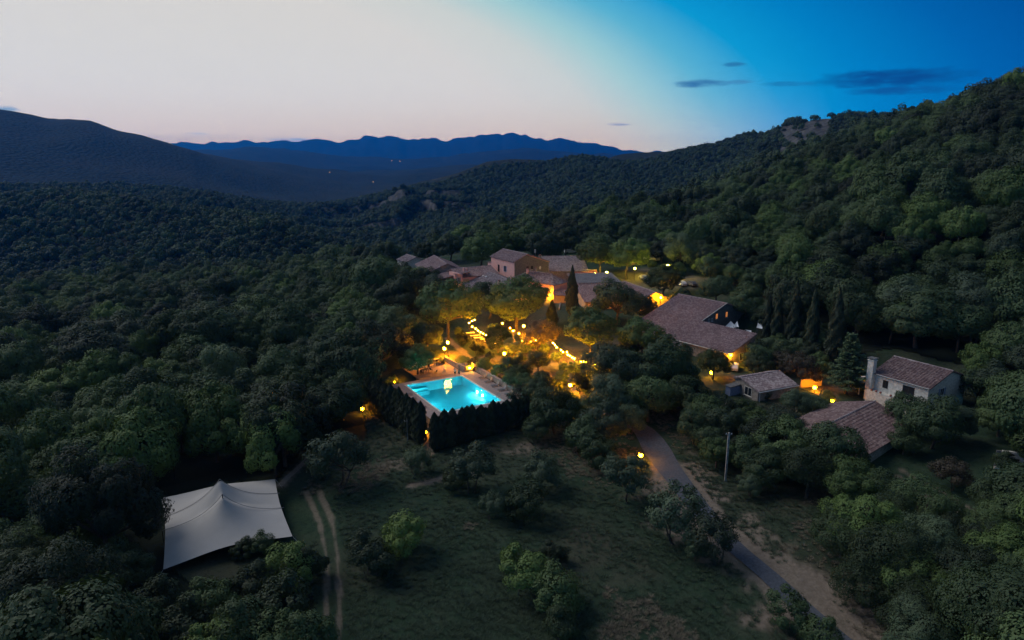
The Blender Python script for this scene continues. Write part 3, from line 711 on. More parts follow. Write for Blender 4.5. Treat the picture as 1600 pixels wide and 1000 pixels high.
# trees set by eye round the hamlet, the barns and the houses
HT = [
 ('oak', 592, 436, 38, 'broad oak in front of the far left barn of the hamlet'), ('oak', 626, 464, 40, 'round oak just left of the pink tower house'),
 ('light', 700, 480, 50, 'large domed bright green tree below the old grey tiled roof'), ('oak', 765, 467, 30, 'oak hiding the corner of the grey tiled house'),
 ('light', 808, 470, 46, 'broad domed tree in front of the red and grey tiled house'),
 ('dark', 590, 542, 46, 'large dark oak at the far left end of the pool'), ('oak', 578, 503, 36, 'oak behind the large dark oak beside the pool'),
 ('oak', 628, 512, 38, 'oak between the pool patio and the domed tree'), ('light', 652, 560, 26, 'tree lit yellow from below beside the pool patio'),
 ('oak', 668, 528, 24, 'oak overhanging the pair of lamps by the pool steps'),
 ('light', 778, 528, 22, 'lit garden tree in front of the row of festoon bulbs'), ('grey', 804, 540, 18, 'grey leaved tree beside the terrace lamp'),
 ('brown', 842, 522, 26, 'dark reddish tree in the middle of the lit garden'), ('dark', 842, 566, 19, 'small dark green tree below the reddish garden tree'),
 ('umbrella', 924, 512, 44, 'umbrella shaped tree with bare forked limbs above the second bulb string'), ('dark', 964, 470, 36, 'dark tree in front of the slate roofed house'),
 ('dark', 1000, 482, 24, 'dark tree in front of the red roofed barn'), ('light', 1006, 530, 38, 'round green tree at the low corner of the long barn'),
 ('grey', 962, 578, 44, 'tall blue grey tree right of the garden lights'), ('grey', 958, 622, 40, 'blue grey tree above the road bend'),
 ('oak', 1030, 572, 48, 'large round tree below the eave of the long barn'), ('oak', 1064, 588, 28, 'tree left of the yellow lit tree'),
 ('oak', 842, 608, 25, 'oak at the right end of the pool wall'), ('oak', 866, 640, 36, 'oak in front of the right pool hedge end'),
 ('dark', 906, 600, 16, 'clipped dark shrub tree beside the lowest garden lamp'), ('grey', 944, 664, 38, 'grey oak left of the road lantern'),
 ('oak', 1014, 620, 38, 'oak above the start of the tarmac road'), ('grey', 986, 654, 26, 'grey tree overhanging the road lantern'), ('oak', 838, 668, 22, 'small oak below the end of the pool hedge'),
 ('light', 938, 396, 36, 'bright broad tree left of the car park'), ('light', 980, 402, 33, 'round tree hiding the car park lamps'), ('grey', 1066, 392, 30, 'tree right of the white camper van'),
 ('light', 1038, 437, 28, 'bright green tree between the parked cars and the long barn'), ('light', 752, 388, 32, 'tall bright tree behind the pink house'), ('light', 790, 378, 30, 'tree rising over the ridge of the pink house'),
 ('light', 832, 376, 32, 'tall tree behind the hamlet left of the long back roof'), ('dark', 850, 390, 28, 'dark tree between the pink house and the long back roof'), ('dark', 704, 386, 22, 'dark tree behind the far left barn ridge'),
 ('oak', 664, 394, 18, 'small oak behind the far left barn'), ('oak', 885, 378, 24, 'tree behind the long back roof'),
 ('light', 1116, 568, 26, 'tree lit yellow by the barn wall lamp'), ('oak', 1076, 618, 30, 'oak in front of the yellow lit tree'), ('oak', 1106, 648, 28, 'round oak in front of the small stone shed'),
 ('oak', 1156, 660, 22, 'oak at the near corner of the small stone shed'), ('oak', 1184, 668, 22, 'oak standing behind the wooden utility pole'), ('grey', 1244, 632, 25, 'grey green tree behind the low tiled roof'),
 ('grey', 1272, 634, 20, 'pale tree at the left gable of the low tiled roof'), ('brown', 1256, 578, 28, 'brownish tree right of the small stone shed'), ('brown', 1226, 566, 20, 'thin brown tree behind the shed roof'),
 ('oak', 1186, 560, 22, 'oak at the right end of the long barn'), ('oak', 1222, 696, 40, 'large oak below the low tiled roof, left of its middle'), ('oak', 1308, 704, 46, 'large oak hiding the near corner of the low tiled roof'),
 ('oak', 1264, 738, 42, 'oak with a bare dead branch above the dry bank'), ('light', 1338, 756, 45, 'large oak in the clump right of the dry bank'), ('oak', 1194, 730, 33, 'oak right of the wooden utility pole'),
 ('grey', 1172, 758, 20, 'small grey tree at the foot of the wooden utility pole'), ('oak', 1380, 772, 38, 'oak left of the grassy track at the right'), ('oak', 1412, 646, 34, 'oak covering the terrace of the chimney house'),
 ('oak', 1462, 662, 42, 'large oak below the chimney house'), ('grey', 1494, 660, 30, 'pale oak right of the chimney house gable'), ('brown', 1492, 742, 28, 'thin tree with a visible trunk beside the grassy track'),
 ('oak', 1552, 782, 32, 'oak right of the grassy track'), ('oak', 1376, 812, 46, 'large oak in the middle of the right hand clump'), ('oak', 1594, 808, 46, 'oak at the right edge beside the grassy track'),
 ('oak', 1394, 872, 58, 'large oak above the bottom right corner woods'), ('light', 1432, 912, 50, 'oak low in the right hand clump'), ('oak', 1318, 832, 44, 'oak overhanging the dry bank'), ('grey', 1432, 985, 50, 'oak cut by the bottom edge right of the road'),
 ('light', 1526, 952, 55, 'broad oak near the bottom right corner'), ('oak', 1588, 965, 42, 'oak in the bottom right corner'), ('oak', 1352, 915, 40, 'oak at the lower end of the dry bank'), ('dark', 1540, 860, 42, 'dark oak beyond the broad corner oak'),
 ('dark', 1470, 838, 36, 'dark oak at the near end of the grassy track'), ('oak', 1530, 605, 30, 'oak on the slope right of the chimney house'), ('oak', 1590, 640, 34, 'oak above the ruined stone wall'),
 ('oak', 1110, 690, 26, 'oak beside the tarmac road bend'), ('oak', 1085, 668, 28, 'oak over the right side of the road'), ('dark', 1140, 700, 22, 'dark oak left of the wooden utility pole'),
 ('oak', 1064, 470, 18, 'tree behind the ridge of the long barn'), ('oak', 1120, 452, 24, 'tree on the bank above the long barn'), ('oak', 1166, 470, 26, 'tree behind the dark barn gable'), ('oak', 1195, 500, 18, 'tree behind the shade sails'),
]
for k, px, py, rp, lab in HT:
    plant_px(k, {'umbrella': 'umbrella_pine', 'oak': 'oak_tree', 'light': 'broadleaf_tree', 'grey': 'grey_tree', 'dark': 'dark_oak_tree', 'brown': 'brown_tree'}[k], px, py, rp, lab, 'tree')
FS = [
 ('green_shrub', 632, 838, 31, 'bright green bush standing alone in the field'), ('dark_shrub', 580, 872, 33, 'black green bush beside the bright green bush in the field'),
 ('olive', 736, 730, 34, 'olive bush in front of the pool hedge'), ('dark_shrub', 712, 746, 19, 'low dark bush beside the olive bush at the pool hedge'), ('olive', 848, 737, 26, 'upper bush of the pair in the middle of the field'),
 ('shrub', 822, 788, 29, 'lower bush of the pair in the middle of the field'), ('olive', 768, 788, 20, 'small round sapling in the middle of the field'), ('green_shrub', 822, 898, 37, 'bright green bush in the lower middle of the field'),
 ('shrub', 872, 928, 36, 'bush right of the bright green bush in the lower field'), ('dark_shrub', 866, 866, 18, 'small dark bush behind the pair in the lower field'), ('shrub', 878, 980, 26, 'lowest bush of the clump in the lower field'),
 ('olive', 978, 742, 33, 'olive tree beside the road lantern'), ('olive', 1058, 802, 40, 'olive tree on the road verge below the road bend'), ('olive', 1120, 838, 34, 'olive tree at the edge of the tarmac road'),
 ('olive', 1088, 858, 16, 'thin sapling beside the tarmac road'), ('olive', 526, 712, 42, 'large olive tree above the two wheel tracks'), ('olive', 650, 716, 21, 'small olive at the foot of the thin pole by the hedge'),
 ('shrub', 1232, 955, 28, 'bush growing over the lower end of the tarmac road'), ('shrub', 1282, 990, 26, 'bush at the bottom edge over the tarmac road'), ('shrub', 908, 682, 28, 'bush above the field, left of the grey oak'),
 ('shrub', 936, 706, 26, 'bush left of the olive tree beside the road lantern'), ('dark_shrub', 380, 858, 15, 'small bush top poking up in front of the white tent'), ('shrub', 412, 850, 17, 'second bush top in front of the white tent'),
 ('green_shrub', 446, 892, 34, 'bush at the near right corner of the white tent'), ('shrub', 482, 884, 26, 'bush between the white tent and the wheel tracks'), ('dark_shrub', 390, 918, 32, 'dense dark bush along the near side of the white tent'),
 ('shrub', 330, 945, 34, 'dense bush at the near left corner of the white tent'), ('dark_shrub', 440, 950, 42, 'dark bush below the white tent by the wheel tracks'), ('shrub', 380, 972, 42, 'bush at the bottom edge below the white tent'),
 ('dark_shrub', 296, 985, 38, 'dark bush at the bottom edge, left of the tent bushes'), ('dark_shrub', 238, 945, 34, 'dark bush left of the near corner of the white tent'), ('shrub', 205, 985, 40, 'bush at the bottom edge, far left of the tent bushes'), ('green_shrub', 340, 1000, 36, 'bright bush at the bottom edge below the tent'), ('shrub', 430, 1005, 36, 'bush cut by the bottom edge, left of the wheel tracks'), ('shrub', 478, 990, 36, 'bush at the bottom edge beside the wheel tracks'), ('green_shrub', 757, 571, 12, 'clipped yellow green bush along the wall above the loungers'),
 ('green_shrub', 778, 579, 12, 'second clipped bush along the wall above the loungers'), ('green_shrub', 796, 590, 10, 'third clipped bush along the wall above the loungers'), ('dark_shrub', 740, 566, 9, 'small dark bush at the top of the pool steps'),
 ('green_shrub', 690, 563, 6, 'small bush at the foot of the pool lamps'), ('green_shrub', 878, 590, 12, 'lit bush beside the garden steps'), ('green_shrub', 900, 575, 13, 'lit bush in front of the lower bulb string'),
 ('green_shrub', 716, 517, 7, 'small lit bush at the upper left of the terrace'), ('green_shrub', 770, 512, 9, 'lit bush behind the row of bulbs'), ('green_shrub', 792, 524, 8, 'lit bush under the garden trunks'), ('green_shrub', 822, 545, 9, 'lit bush beside the middle garden lamp'), ('green_shrub', 850, 545, 9, 'lit bush at the start of the long bulb string'), ('green_shrub', 868, 556, 9, 'lit bush under the long bulb string'), ('green_shrub', 918, 580, 10, 'lit bush below the last garden lamp'), ('green_shrub', 832, 540, 6, 'small lit bush beside the bunch of bulbs'), ('shrub', 812, 562, 11, 'bush on the bank below the middle garden lamp'), ('shrub', 868, 602, 11, 'bush left of the lowest garden lamp'), ('green_shrub', 880, 572, 8, 'lit bush along the lower garden path'),
 ('dark_shrub', 745, 545, 11, 'hedge bush along the terrace edge'), ('dark_shrub', 722, 530, 11, 'hedge bush at the upper end of the terrace edge'), ('dark_shrub', 765, 558, 10, 'hedge bush at the lower end of the terrace edge'),
 ('green_shrub', 612, 596, 10, 'lit yellow bush at the far left pool corner'), ('dark_shrub', 1196, 617, 9, 'dark bush along the front of the small stone shed'),
 ('green_shrub', 1292, 622, 13, 'bush lit yellow beside the low tiled roof'), ('shrub', 1352, 604, 12, 'bush between the cedar and the chimney'), ('shrub', 1572, 722, 16, 'ivy bush growing over the ruined stone wall'),
 ('green_shrub', 1040, 423, 14, 'bush lit bright yellow by the car park lamp'), ('green_shrub', 1062, 420, 11, 'second bush lit yellow by the car park lamp'), ('green_shrub', 1018, 412, 10, 'lit bush beside the camper van'),
]
for k, px, py, rp, lab in FS:
    plant_px(k, {'olive': 'olive_tree', 'shrub': 'bush', 'green_shrub': 'green_bush', 'dark_shrub': 'dark_bush'}[k], px, py, rp * (1.15 if rp > 14 else 1.0), lab, 'tree' if k == 'olive' else 'bush')
o = plant_px('cedar', 'cedar_tree', 1327, 566, 34, 'layered cedar with open branches left of the tall chimney', 'cedar')
for px, yt, yb, lab, w in ((893, 416, 497, 'tall slender cypress beside the bright ochre wall', 1.0), (862, 468, 520, 'short dark cypress in front of the stone stairs', 1.5), (1196, 458, 548, 'first dark cypress right of the shade sails', .75), (1210, 452, 552, 'second dark cypress right of the shade sails', .75),
                       (1236, 440, 556, 'tall cypress in the middle of the dark row', .8), (1264, 448, 562, 'fourth dark cypress of the row below the hill', .75), (1300, 452, 572, 'last dark cypress of the row, behind the cedar', .9)):
    spire_px(px, yt, yb, lab, wide=w)

ORD = 'nearest second third fourth fifth sixth seventh eighth ninth tenth eleventh twelfth thirteenth fourteenth fifteenth sixteenth seventeenth eighteenth nineteenth twentieth'.split()
ORD += ['twenty ' + o for o in 'first second third fourth fifth sixth seventh eighth ninth'.split()] + ['thirtieth'] + ['thirty ' + o for o in 'first second third fourth fifth sixth seventh eighth ninth'.split()] + ['fortieth']
# thickets that fill in between the trees set by eye
ZONES = [('near the road bend', [(1095, 645), (1150, 650), (1215, 668), (1240, 720), (1220, 765), (1150, 775), (1105, 740), (1075, 680)], 4.6, (.45, .75)), ('right of the chimney house', [(1505, 585), (1600, 560), (1640, 690), (1545, 690), (1515, 650)], 5.5, (.7, 1.0)),
         ('in the bottom right woods', [(1330, 860), (1400, 840), (1600, 860), (1640, 1010), (1400, 1030)], 5.2, (.7, 1.0)), ('left of the long barn', [(935, 570), (1000, 545), (1060, 575), (1070, 650), (1010, 668), (900, 690), (870, 640)], 4.4, (.45, .7)),
         ('on the bank behind the car park', [(900, 400), (1010, 395), (1120, 405), (1200, 455), (1180, 470), (1100, 440), (1090, 415), (960, 412)], 5.5, (.75, 1.0)), ('below the cypress row', [(1165, 560), (1215, 545), (1320, 560), (1310, 590), (1240, 592), (1180, 590)], 4.6, (.45, .7)),
         ('left of the hamlet', [(560, 560), (600, 450), (655, 440), (690, 470), (650, 530), (600, 575)], 5.2, (.7, 1.0)), ('along the lower garden', [(790, 580), (830, 590), (860, 620), (850, 660), (825, 650)], 3.6, (.35, .55)),
         ('above the low house', [(1390, 700), (1440, 690), (1480, 690), (1440, 740), (1400, 725)], 4.6, (.5, .8))]
def thickets():
    HAND.extend([(31.6, 92.9, 5), (30.6, 89, 5), (29.8, 86, 4)])
    rng = np.random.default_rng(99); road = np.array([p[:2] for p in ROAD])
    for zi, (where, zp, sp, sr) in enumerate(ZONES):
        P = [GT(*q) for q in zp]; xs = [p[0] for p in P]; ys = [p[1] for p in P]; pts = []
        for _ in range(900):
            x = rng.uniform(min(xs), max(xs)); y = rng.uniform(min(ys), max(ys))
            if not poly_in(np.array([x]), np.array([y]), P)[0] or any((x - a) ** 2 + (y - b) ** 2 < sp * sp for a, b in pts): continue
            if seg_dist(np.array([x]), np.array([y]), ROAD)[0] < 4.5 or any((x - a) ** 2 + (y - b) ** 2 < (c * .45 + 1) ** 2 for a, b, c in HAND): continue
            pts.append((x, y))
        pts.sort(key=lambda p: math.hypot(*p))
        for j, (x, y) in enumerate(pts):
            k = ('oak', 'dark', 'oak', 'light', 'grey')[int(rng.integers(5))]; HAND.append((x, y, 3.0))
            lab = f"{dict(oak='oak', dark='dark oak', light='bright leafy tree', grey='grey leaved tree')[k]} in thicket {where}, " + ('nearest' if j == 0 else f'{ORD[j]} from front')
            plant(k, dict(oak='oak_tree', dark='dark_oak_tree', light='broadleaf_tree', grey='grey_tree')[k], (x, y, H(x, y) - .3), rng.uniform(*sr), lab, 'tree', 'trees of the thickets between the houses')
    print('THICKET', COUNT)
thickets()
# the cypress hedges round the pool: each a row of plants
def hedge(a, b, n, label, top=4.3):
    a = np.array(a); b = np.array(b); c = (a + b) / 2
    root = thing('cypress_hedge', (c[0], c[1], H(*c)), label, 'hedge')
    for i in range(n):
        t = (i + .5) / n; p = a + (b - a) * t + RNG.normal(0, .12, 2); z = H(*p)
        cr = VAR['hedge_plant'][int(RNG.integers(4))][0]; s = RNG.uniform(.95, 1.2)
        g = link('hedge_plant', cr, root, (p[0] - c[0], p[1] - c[1], z - H(*c) - .15), RNG.uniform(0, 6.28), (s, s, (top - z) / 5.6 * RNG.uniform(.86, 1.10)))
hedge((-13.3, 106.6), (2.6, 116.2), 21, 'tall dark cypress hedge along the near side of the pool')
hedge((-28.4, 127.2), (-15.2, 109.0), 24, 'tall dark cypress hedge left of the pool', 5.3)

# the woods: scattered trees; the ones that show largest are trees of their own
LAND = {'the white tent': (-38, 82), 'the swimming pool': (-12, 130), 'the chimney house': (72, 117), 'the dark barn gable': (55, 164), 'the pink house': (0, 212), 'the far left barn': (-28, 232), 'the car park': (50, 228), 'the ruined stone wall': (78, 101)}
TENT_FRONT = [GT(*q) for q in ((222, 840), (300, 900), (500, 880), (500, 1400), (170, 1400), (205, 960))]
def scatter(r0, r1, sp, seed):
    rng = np.random.default_rng(seed); n = int(r1 / sp) + 2
    ix, iy = np.meshgrid(np.arange(-n, n + 1), np.arange(0, n + 1)); x = (ix + .5 * (iy % 2)) * sp; y = iy * sp * .87
    x = x.ravel() + rng.uniform(-.38, .38, x.size) * sp; y = y.ravel() + rng.uniform(-.38, .38, y.size) * sp
    r = np.hypot(x, y); az = np.arctan2(x, y); k = (r >= r0) & (r < r1) & (np.abs(az) < R(44)); x, y = x[k], y[k]
    k = ~poly_in(x, y, OPEN)
    for hx, hy, hr in HAND:
        k &= np.hypot(x - hx, y - hy) > hr * .9 + 1.2
    k &= np.hypot(x + 38, y - 80) > 9.5
    k &= ~poly_in(x, y, TENT_FRONT)
    x, y = x[k], y[k]
    return x, y, rng
def forest():
    x, y, rng = scatter(50, 430, 7.9, 5); n = len(x)
    z = hz(x, y); sc = rng.uniform(.84, 1.36, n) * (1 + .35 * fbm(x / 45, y / 45, 3, 8)) + .35 * (rng.uniform(0, 1, n) > .86); r = np.hypot(x, y)
    az = np.arctan2(x, y)
    depth = y * math.cos(PITCH) + (CAM_H - z) * math.sin(PITCH); u = x / depth * FPX + 800; v = 500 - FPX * ((z + 5 - CAM_H) * math.cos(PITCH) + y * math.sin(PITCH)) / depth
    kindn = fbm(x / 30, y / 30, 3, 77) + rng.normal(0, .12, n)
    kinds = np.where(kindn > .42, 2, np.where(kindn < -.24, 3, np.where(rng.uniform(0, 1, n) < .3, 1, 0)))
    vis = (u > 5) & (u < 1595) & (v < 1015)
    order = np.argsort(np.where(vis, -sc / depth, 1)); own = np.zeros(n, bool); own[order[:170]] = True
    names = ('oak', 'light', 'grey', 'dark'); nm = ('oak_tree', 'broadleaf_tree', 'grey_tree', 'dark_oak_tree'); adj = ('olive green oak', 'bright leafy tree', 'grey leaved tree', 'dark oak')
    byland = {}
    for i in np.where(own)[0]:
        best = min(LAND, key=lambda q: math.hypot(x[i] - LAND[q][0], y[i] - LAND[q][1])); byland.setdefault((best, kinds[i]), []).append((math.hypot(x[i] - LAND[best][0], y[i] - LAND[best][1]), i))
    for (q, kd), lst in byland.items():
        lst.sort()
        for j, (d, i) in enumerate(lst):
            side = 'left' if u[i] < 800 else 'right'
            lab = f'{adj[kd]} in the {side} woods, ' + ('nearest' if j == 0 else f'{ORD[j]} nearest') + f' such tree to {q}' if j < 40 else f'{adj[kd]} deep in the {side} woods, far from {q}'
            plant(names[kd], nm[kd], (x[i], y[i], z[i] - .2), sc[i], lab, 'tree', 'trees of the woods round the hamlet', hs=float(rng.uniform(.82, 1.3)))
    rest = ~own
    fx, fy, rng2 = scatter(430, 1750, 8.2, 6)
    keep = (rng2.uniform(0, 1, len(fx)) > 1.0 * rock_mask(fx, fy)) & (fbm(fx / 60, fy / 60, 3, 91) + rng2.uniform(-.5, .5, len(fx)) > -.55); fx, fy = fx[keep], fy[keep]
    fz = hz(fx, fy); fs = rng2.uniform(.6, 1.25, len(fx)) * (1 + .3 * fbm(fx / 80, fy / 80, 3, 18))
    # far crowns: three coarse ones
    src = bpy.data.collections.new('forest_crowns')
    k = 0
    def add(me_list):
        nonlocal k
        o = bpy.data.objects.new(f'crown_{k:02d}', me_list); src.objects.link(o); k += 1
    for nme in names:
        for j in range(2): add(VAR[nme][j][0])
    for j, mt in enumerate(('far_leaf', 'oak_leaf', 'far_leaf', 'grey_leaf')):
        Q, _ = crown_quads(400 + j, 4.6, 4.0, 4.2, 620, 1.05, lobes=14, lr=(.32, .5)); add(quads_mesh('crown', Q, [mt]))
    X = np.concatenate([x[rest], fx]); Y = np.concatenate([y[rest], fy]); Z = np.concatenate([z[rest] - .3, fz - .6]); S = np.concatenate([sc[rest], fs])
    I = np.concatenate([kinds[rest] * 2 + rng.integers(0, 2, rest.sum()), 8 + rng2.choice(4, len(fx), p=[.4, .25, .25, .1])])
    me = bpy.data.meshes.new('forest'); me.vertices.add(len(X)); me.vertices.foreach_set('co', np.stack([X, Y, Z], 1).reshape(-1).astype(np.float32))
    a = me.attributes.new('size', 'FLOAT', 'POINT'); a.data.foreach_set('value', S.astype(np.float32))
    a = me.attributes.new('which', 'INT', 'POINT'); a.data.foreach_set('value', I.astype(np.int32))
    a = me.attributes.new('turn', 'FLOAT', 'POINT'); a.data.foreach_set('value', rng.uniform(0, 6.28, len(X)).astype(np.float32))
    a = me.attributes.new('tall', 'FLOAT', 'POINT'); a.data.foreach_set('value', rng.uniform(.8, 1.35, len(X)).astype(np.float32))
    o = link('forest', me); tag(o, 'dense oak woods covering the hills and the ravine', 'woods', kind='stuff')
    scatter_nodes(o, src)
    print('FOREST', own.sum(), rest.sum(), len(fx))
def scatter_nodes(o, src):
    ng = bpy.data.node_groups.new('scatter', 'GeometryNodeTree'); ng.interface.new_socket('Geometry', in_out='INPUT', socket_type='NodeSocketGeometry'); ng.interface.new_socket('Geometry', in_out='OUTPUT', socket_type='NodeSocketGeometry')
    N = ng.nodes; L = ng.links; gi = N.new('NodeGroupInput'); go = N.new('NodeGroupOutput')
    ci = N.new('GeometryNodeCollectionInfo'); ci.inputs['Collection'].default_value = src; ci.inputs['Separate Children'].default_value = True; ci.inputs['Reset Children'].default_value = True
    ip = N.new('GeometryNodeInstanceOnPoints'); ip.inputs['Pick Instance'].default_value = True
    def named(nm, ty):
        n = N.new('GeometryNodeInputNamedAttribute'); n.data_type = ty; n.inputs['Name'].default_value = nm; return n.outputs['Attribute']
    L.new(gi.outputs[0], ip.inputs['Points']); L.new(ci.outputs[0], ip.inputs['Instance']); L.new(named('which', 'INT'), ip.inputs['Instance Index'])
    cx = N.new('ShaderNodeCombineXYZ'); L.new(named('turn', 'FLOAT'), cx.inputs[2]); L.new(cx.outputs[0], ip.inputs['Rotation'])
    sz = N.new('ShaderNodeCombineXYZ'); fs = named('size', 'FLOAT'); mu = N.new('ShaderNodeMath'); mu.operation = 'MULTIPLY'; L.new(fs, mu.inputs[0]); L.new(named('tall', 'FLOAT'), mu.inputs[1]); L.new(fs, sz.inputs[0]); L.new(fs, sz.inputs[1]); L.new(mu.outputs[0], sz.inputs[2]); L.new(sz.outputs[0], ip.inputs['Scale'])
    L.new(ip.outputs[0], go.inputs[0])
    md = o.modifiers.new('scatter', 'NODES'); md.node_group = ng
forest()

# ------------------------------------------------------------------ roads
def strip(name, pts, w0, mat, lift=.1, n=60, widths=None):
    P = np.array([p[:2] for p in pts]); d = np.concatenate([[0], np.cumsum(np.hypot(*np.diff(P, axis=0).T))])
    t = np.linspace(0, d[-1], n); x = np.interp(t, d, P[:, 0]); y = np.interp(t, d, P[:, 1])
    for _ in range(6):
        x[1:-1] = (x[:-2] + x[1:-1] * 2 + x[2:]) / 4; y[1:-1] = (y[:-2] + y[1:-1] * 2 + y[2:]) / 4
    tx = np.gradient(x); ty = np.gradient(y); l = np.hypot(tx, ty); nx, ny = -ty / l, tx / l
    w = np.full(n, w0) if widths is None else np.interp(np.linspace(0, 1, n), np.linspace(0, 1, len(widths)), widths)
    mb = MB(); cols = 7
    offs = np.linspace(-.5, .5, cols)
    X = x[:, None] + nx[:, None] * offs * w[:, None]; Y = y[:, None] + ny[:, None] * offs * w[:, None]; Z = hz(X, Y) + lift
    mb.v = [tuple(p) for p in np.stack([X, Y, Z], -1).reshape(-1, 3)]
    for i in range(n - 1):
        for j in range(cols - 1): mb.f.append((i * cols + j, i * cols + j + 1, (i + 1) * cols + j + 1, (i + 1) * cols + j))
    e = len(mb.v)
    return mb.obj(name, mat, None, True)
tag(strip('road', ROAD, 3.6, 'asphalt', .12, 80, [2.6, 3.2, 4.6, 3.4, 2.6, 2.4, 2.4]), kind='structure')
tag(strip('footpath', PATHS[0], 1.0, 'path_gravel', .09, 20), kind='structure')

# ------------------------------------------------------------------ swimming pool
PN = np.array([-.503, .864]); PE = np.array([.864, .503])
def pw(x, y): return POOL_C + PE * x + PN * y
def pool():
    hx, hy = 6.35, 8.9
    root = thing('swimming_pool', (*POOL_C, 0), 'rectangular swimming pool glowing turquoise from its underwater lamps', 'swimming pool', POOL_A)
    b = MB()
    zb = -2.0
    b.poly([(-hx, -hy, zb), (hx, -hy, zb), (hx, hy, zb), (-hx, hy, zb)])
    b.poly([(-hx, -hy, zb), (-hx, hy, zb), (-hx, hy, .0), (-hx, -hy, .0)]); b.poly([(hx, -hy, zb), (hx, -hy, 0), (hx, hy, 0), (hx, hy, zb)])
    b.poly([(-hx, hy, zb), (hx, hy, zb), (hx, hy, 0), (-hx, hy, 0)]); b.poly([(-hx, -hy, zb), (-hx, -hy, 0), (hx, -hy, 0), (hx, -hy, zb)])
    b.obj('basin', 'basin_paint', root)
    MB().box(-hx + .02, -2.2, hy - 1.2, hy - .02, zb + .02, -.75).box(-hx + .02, -2.2, hy - 2.2, hy - 1.203, zb + .02, -1.2).obj('entry_steps', 'basin_paint', root)
    w = MB(); n = 24
    for i in range(n + 1):
        for j in range(n + 1): w.v.append((-hx + .01 + (2 * hx - .02) * i / n, -hy + .01 + (2 * hy - .02) * j / n, -.14))
    for i in range(n):
        for j in range(n): w.f.append((i * (n + 1) + j, (i + 1) * (n + 1) + j, (i + 1) * (n + 1) + j + 1, i * (n + 1) + j + 1))
    w.obj('water', 'pool_water', root, True)
    c = MB(); t = .35; z0, z1 = -.05, .05
    c.box(-hx - t, hx + t, -hy - t, -hy - .003, z0, z1).box(-hx - t, hx + t, hy + .003, hy + t, z0, z1).box(-hx - t, -hx - .003, -hy + .001, hy - .001, z0, z1).box(hx + .003, hx + t, -hy + .001, hy - .001, z0, z1)
    c.obj('coping', 'pale_stone', root)
    for x, y, z, dx, dy in ((-hx + .06, 7.4, -1.0, 1, 0), (-hx + .06, 1, -1.0, 1, 0), (-hx + .06, -5.5, -1.0, 1, 0), (hx - .06, 1.6, -1.45, -1, 0), (hx - .06, -.8, -1.45, -1, 0), (-3, -hy + .06, -1.0, 0, 1), (3, -hy + .06, -1.0, 0, 1)):
        m = MB(); seg = 12; r = .2
        for k in (0, 1): m.v += [(x + dx * .05 * k + (abs(dy)) * r * math.cos(q * 2 * math.pi / seg), y + dy * .05 * k + abs(dx) * r * math.cos(q * 2 * math.pi / seg), z + r * math.sin(q * 2 * math.pi / seg)) for q in range(seg)]
        m.f.append(tuple(range(seg, 2 * seg))); m.f.append(tuple(range(seg))); m.f += [(q, (q + 1) % seg, seg + (q + 1) % seg, seg + q) for q in range(seg)]
        m.obj('underwater_lamp', 'pool_lamp', root)
    lad = MB()
    for yy in (-7.6, -7.0): lad.tube([(hx + .5, yy, .05), (hx + .5, yy, .8), (hx - .1, yy, .85), (hx - .15, yy, -1.0)], .03, 5)
    lad.obj('ladder', 'grey_metal', root)
    # deck slabs round the pool
    D = [(-hx - 3.2, -hx - t - .004, -hy - 2.2, hy + 2.0), (hx + t + .004, 10.3, -hy - 2.2, hy + 2.0), (-hx - t, hx + t, -hy - 2.2, -hy - t - .004), (-hx - t, hx + t, hy + t + .004, hy + 2.0)]
    dk = tag(link('pool_deck', None, None, (*POOL_C, 0), POOL_A), kind='structure')
    sub = MB()
    for x0, x1, y0, y1 in D: sub.box(x0, x1, y0, y1, -2.9, -.06)
    sub.obj('deck_base', 'dark_stone', dk)
    pc = [MB().box(-.49, .49, -.49, .49, -.05, 0).mesh('paving_slab', 'deck_stone')]
    for x0, x1, y0, y1 in D:
        nx = max(1, round((x1 - x0) / 1.0)); ny = max(1, round((y1 - y0) / 1.0)); sx = (x1 - x0) / nx; sy = (y1 - y0) / ny
        for i in range(nx):
            for j in range(ny):
                link('paving_slab', pc[0], dk, (x0 + (i + .5) * sx, y0 + (j + .5) * sy, random.uniform(-.004, .008)), 0, (sx, sy, 1))
    # patio
    pt = tag(MB().box(-2.6, 7.6, 11.0, 20.6, -.6, .02).obj('patio', 'patio_stone'), kind='structure'); pt.location = (*POOL_C, 0); pt.rotation_euler = (0, 0, POOL_A)
    # wall along the loungers
    rw = thing('retaining_wall', (*POOL_C, 0), 'low stone retaining wall behind the row of loungers right of the pool', 'wall', POOL_A)
    MB().box(10.35, 10.8, -11.1, 10.2, -1, 1.15).obj('wall_body', 'stone_wall', rw); MB().box(10.30, 10.86, -11.15, 10.25, 1.153, 1.26).obj('wall_cap', 'deck_stone', rw)
    rw2 = thing('patio_wall', (*POOL_C, 0), 'low wall at the back of the pool patio under the lamps', 'wall', POOL_A)
    MB().box(-2.6, 7.6, 20.7, 21.1, -.5, .85).obj('wall_body', 'stone_wall', rw2); MB().box(7.65, 8.05, 13.2, 21.1, -.5, 1.2).obj('side_wall', 'stone_wall', rw2)
    st = thing('garden_steps', (*pw(9.4, 12.3), 0), 'dark stone steps between walls beside the far corner of the pool', 'steps', POOL_A)
    for i in range(7): MB().box(-1.1, 1.1, -1.2 + i * .36, 1.4 + .06, -.4, .17 * (i + 1)).obj('step', 'dark_stone', st) if i == 0 else MB().box(-1.1, 1.1, -1.2 + i * .36, 1.4 + .06 * 1, .17 * i + .002, .17 * (i + 1)).obj('step', 'dark_stone', st)
    for s in (-1, 1): MB().box(min(s * 1.13, s * 1.45), max(s * 1.13, s * 1.45), -1.3, 1.5, -.4, 1.35).obj('cheek_wall', 'stone_wall', st)
pool()

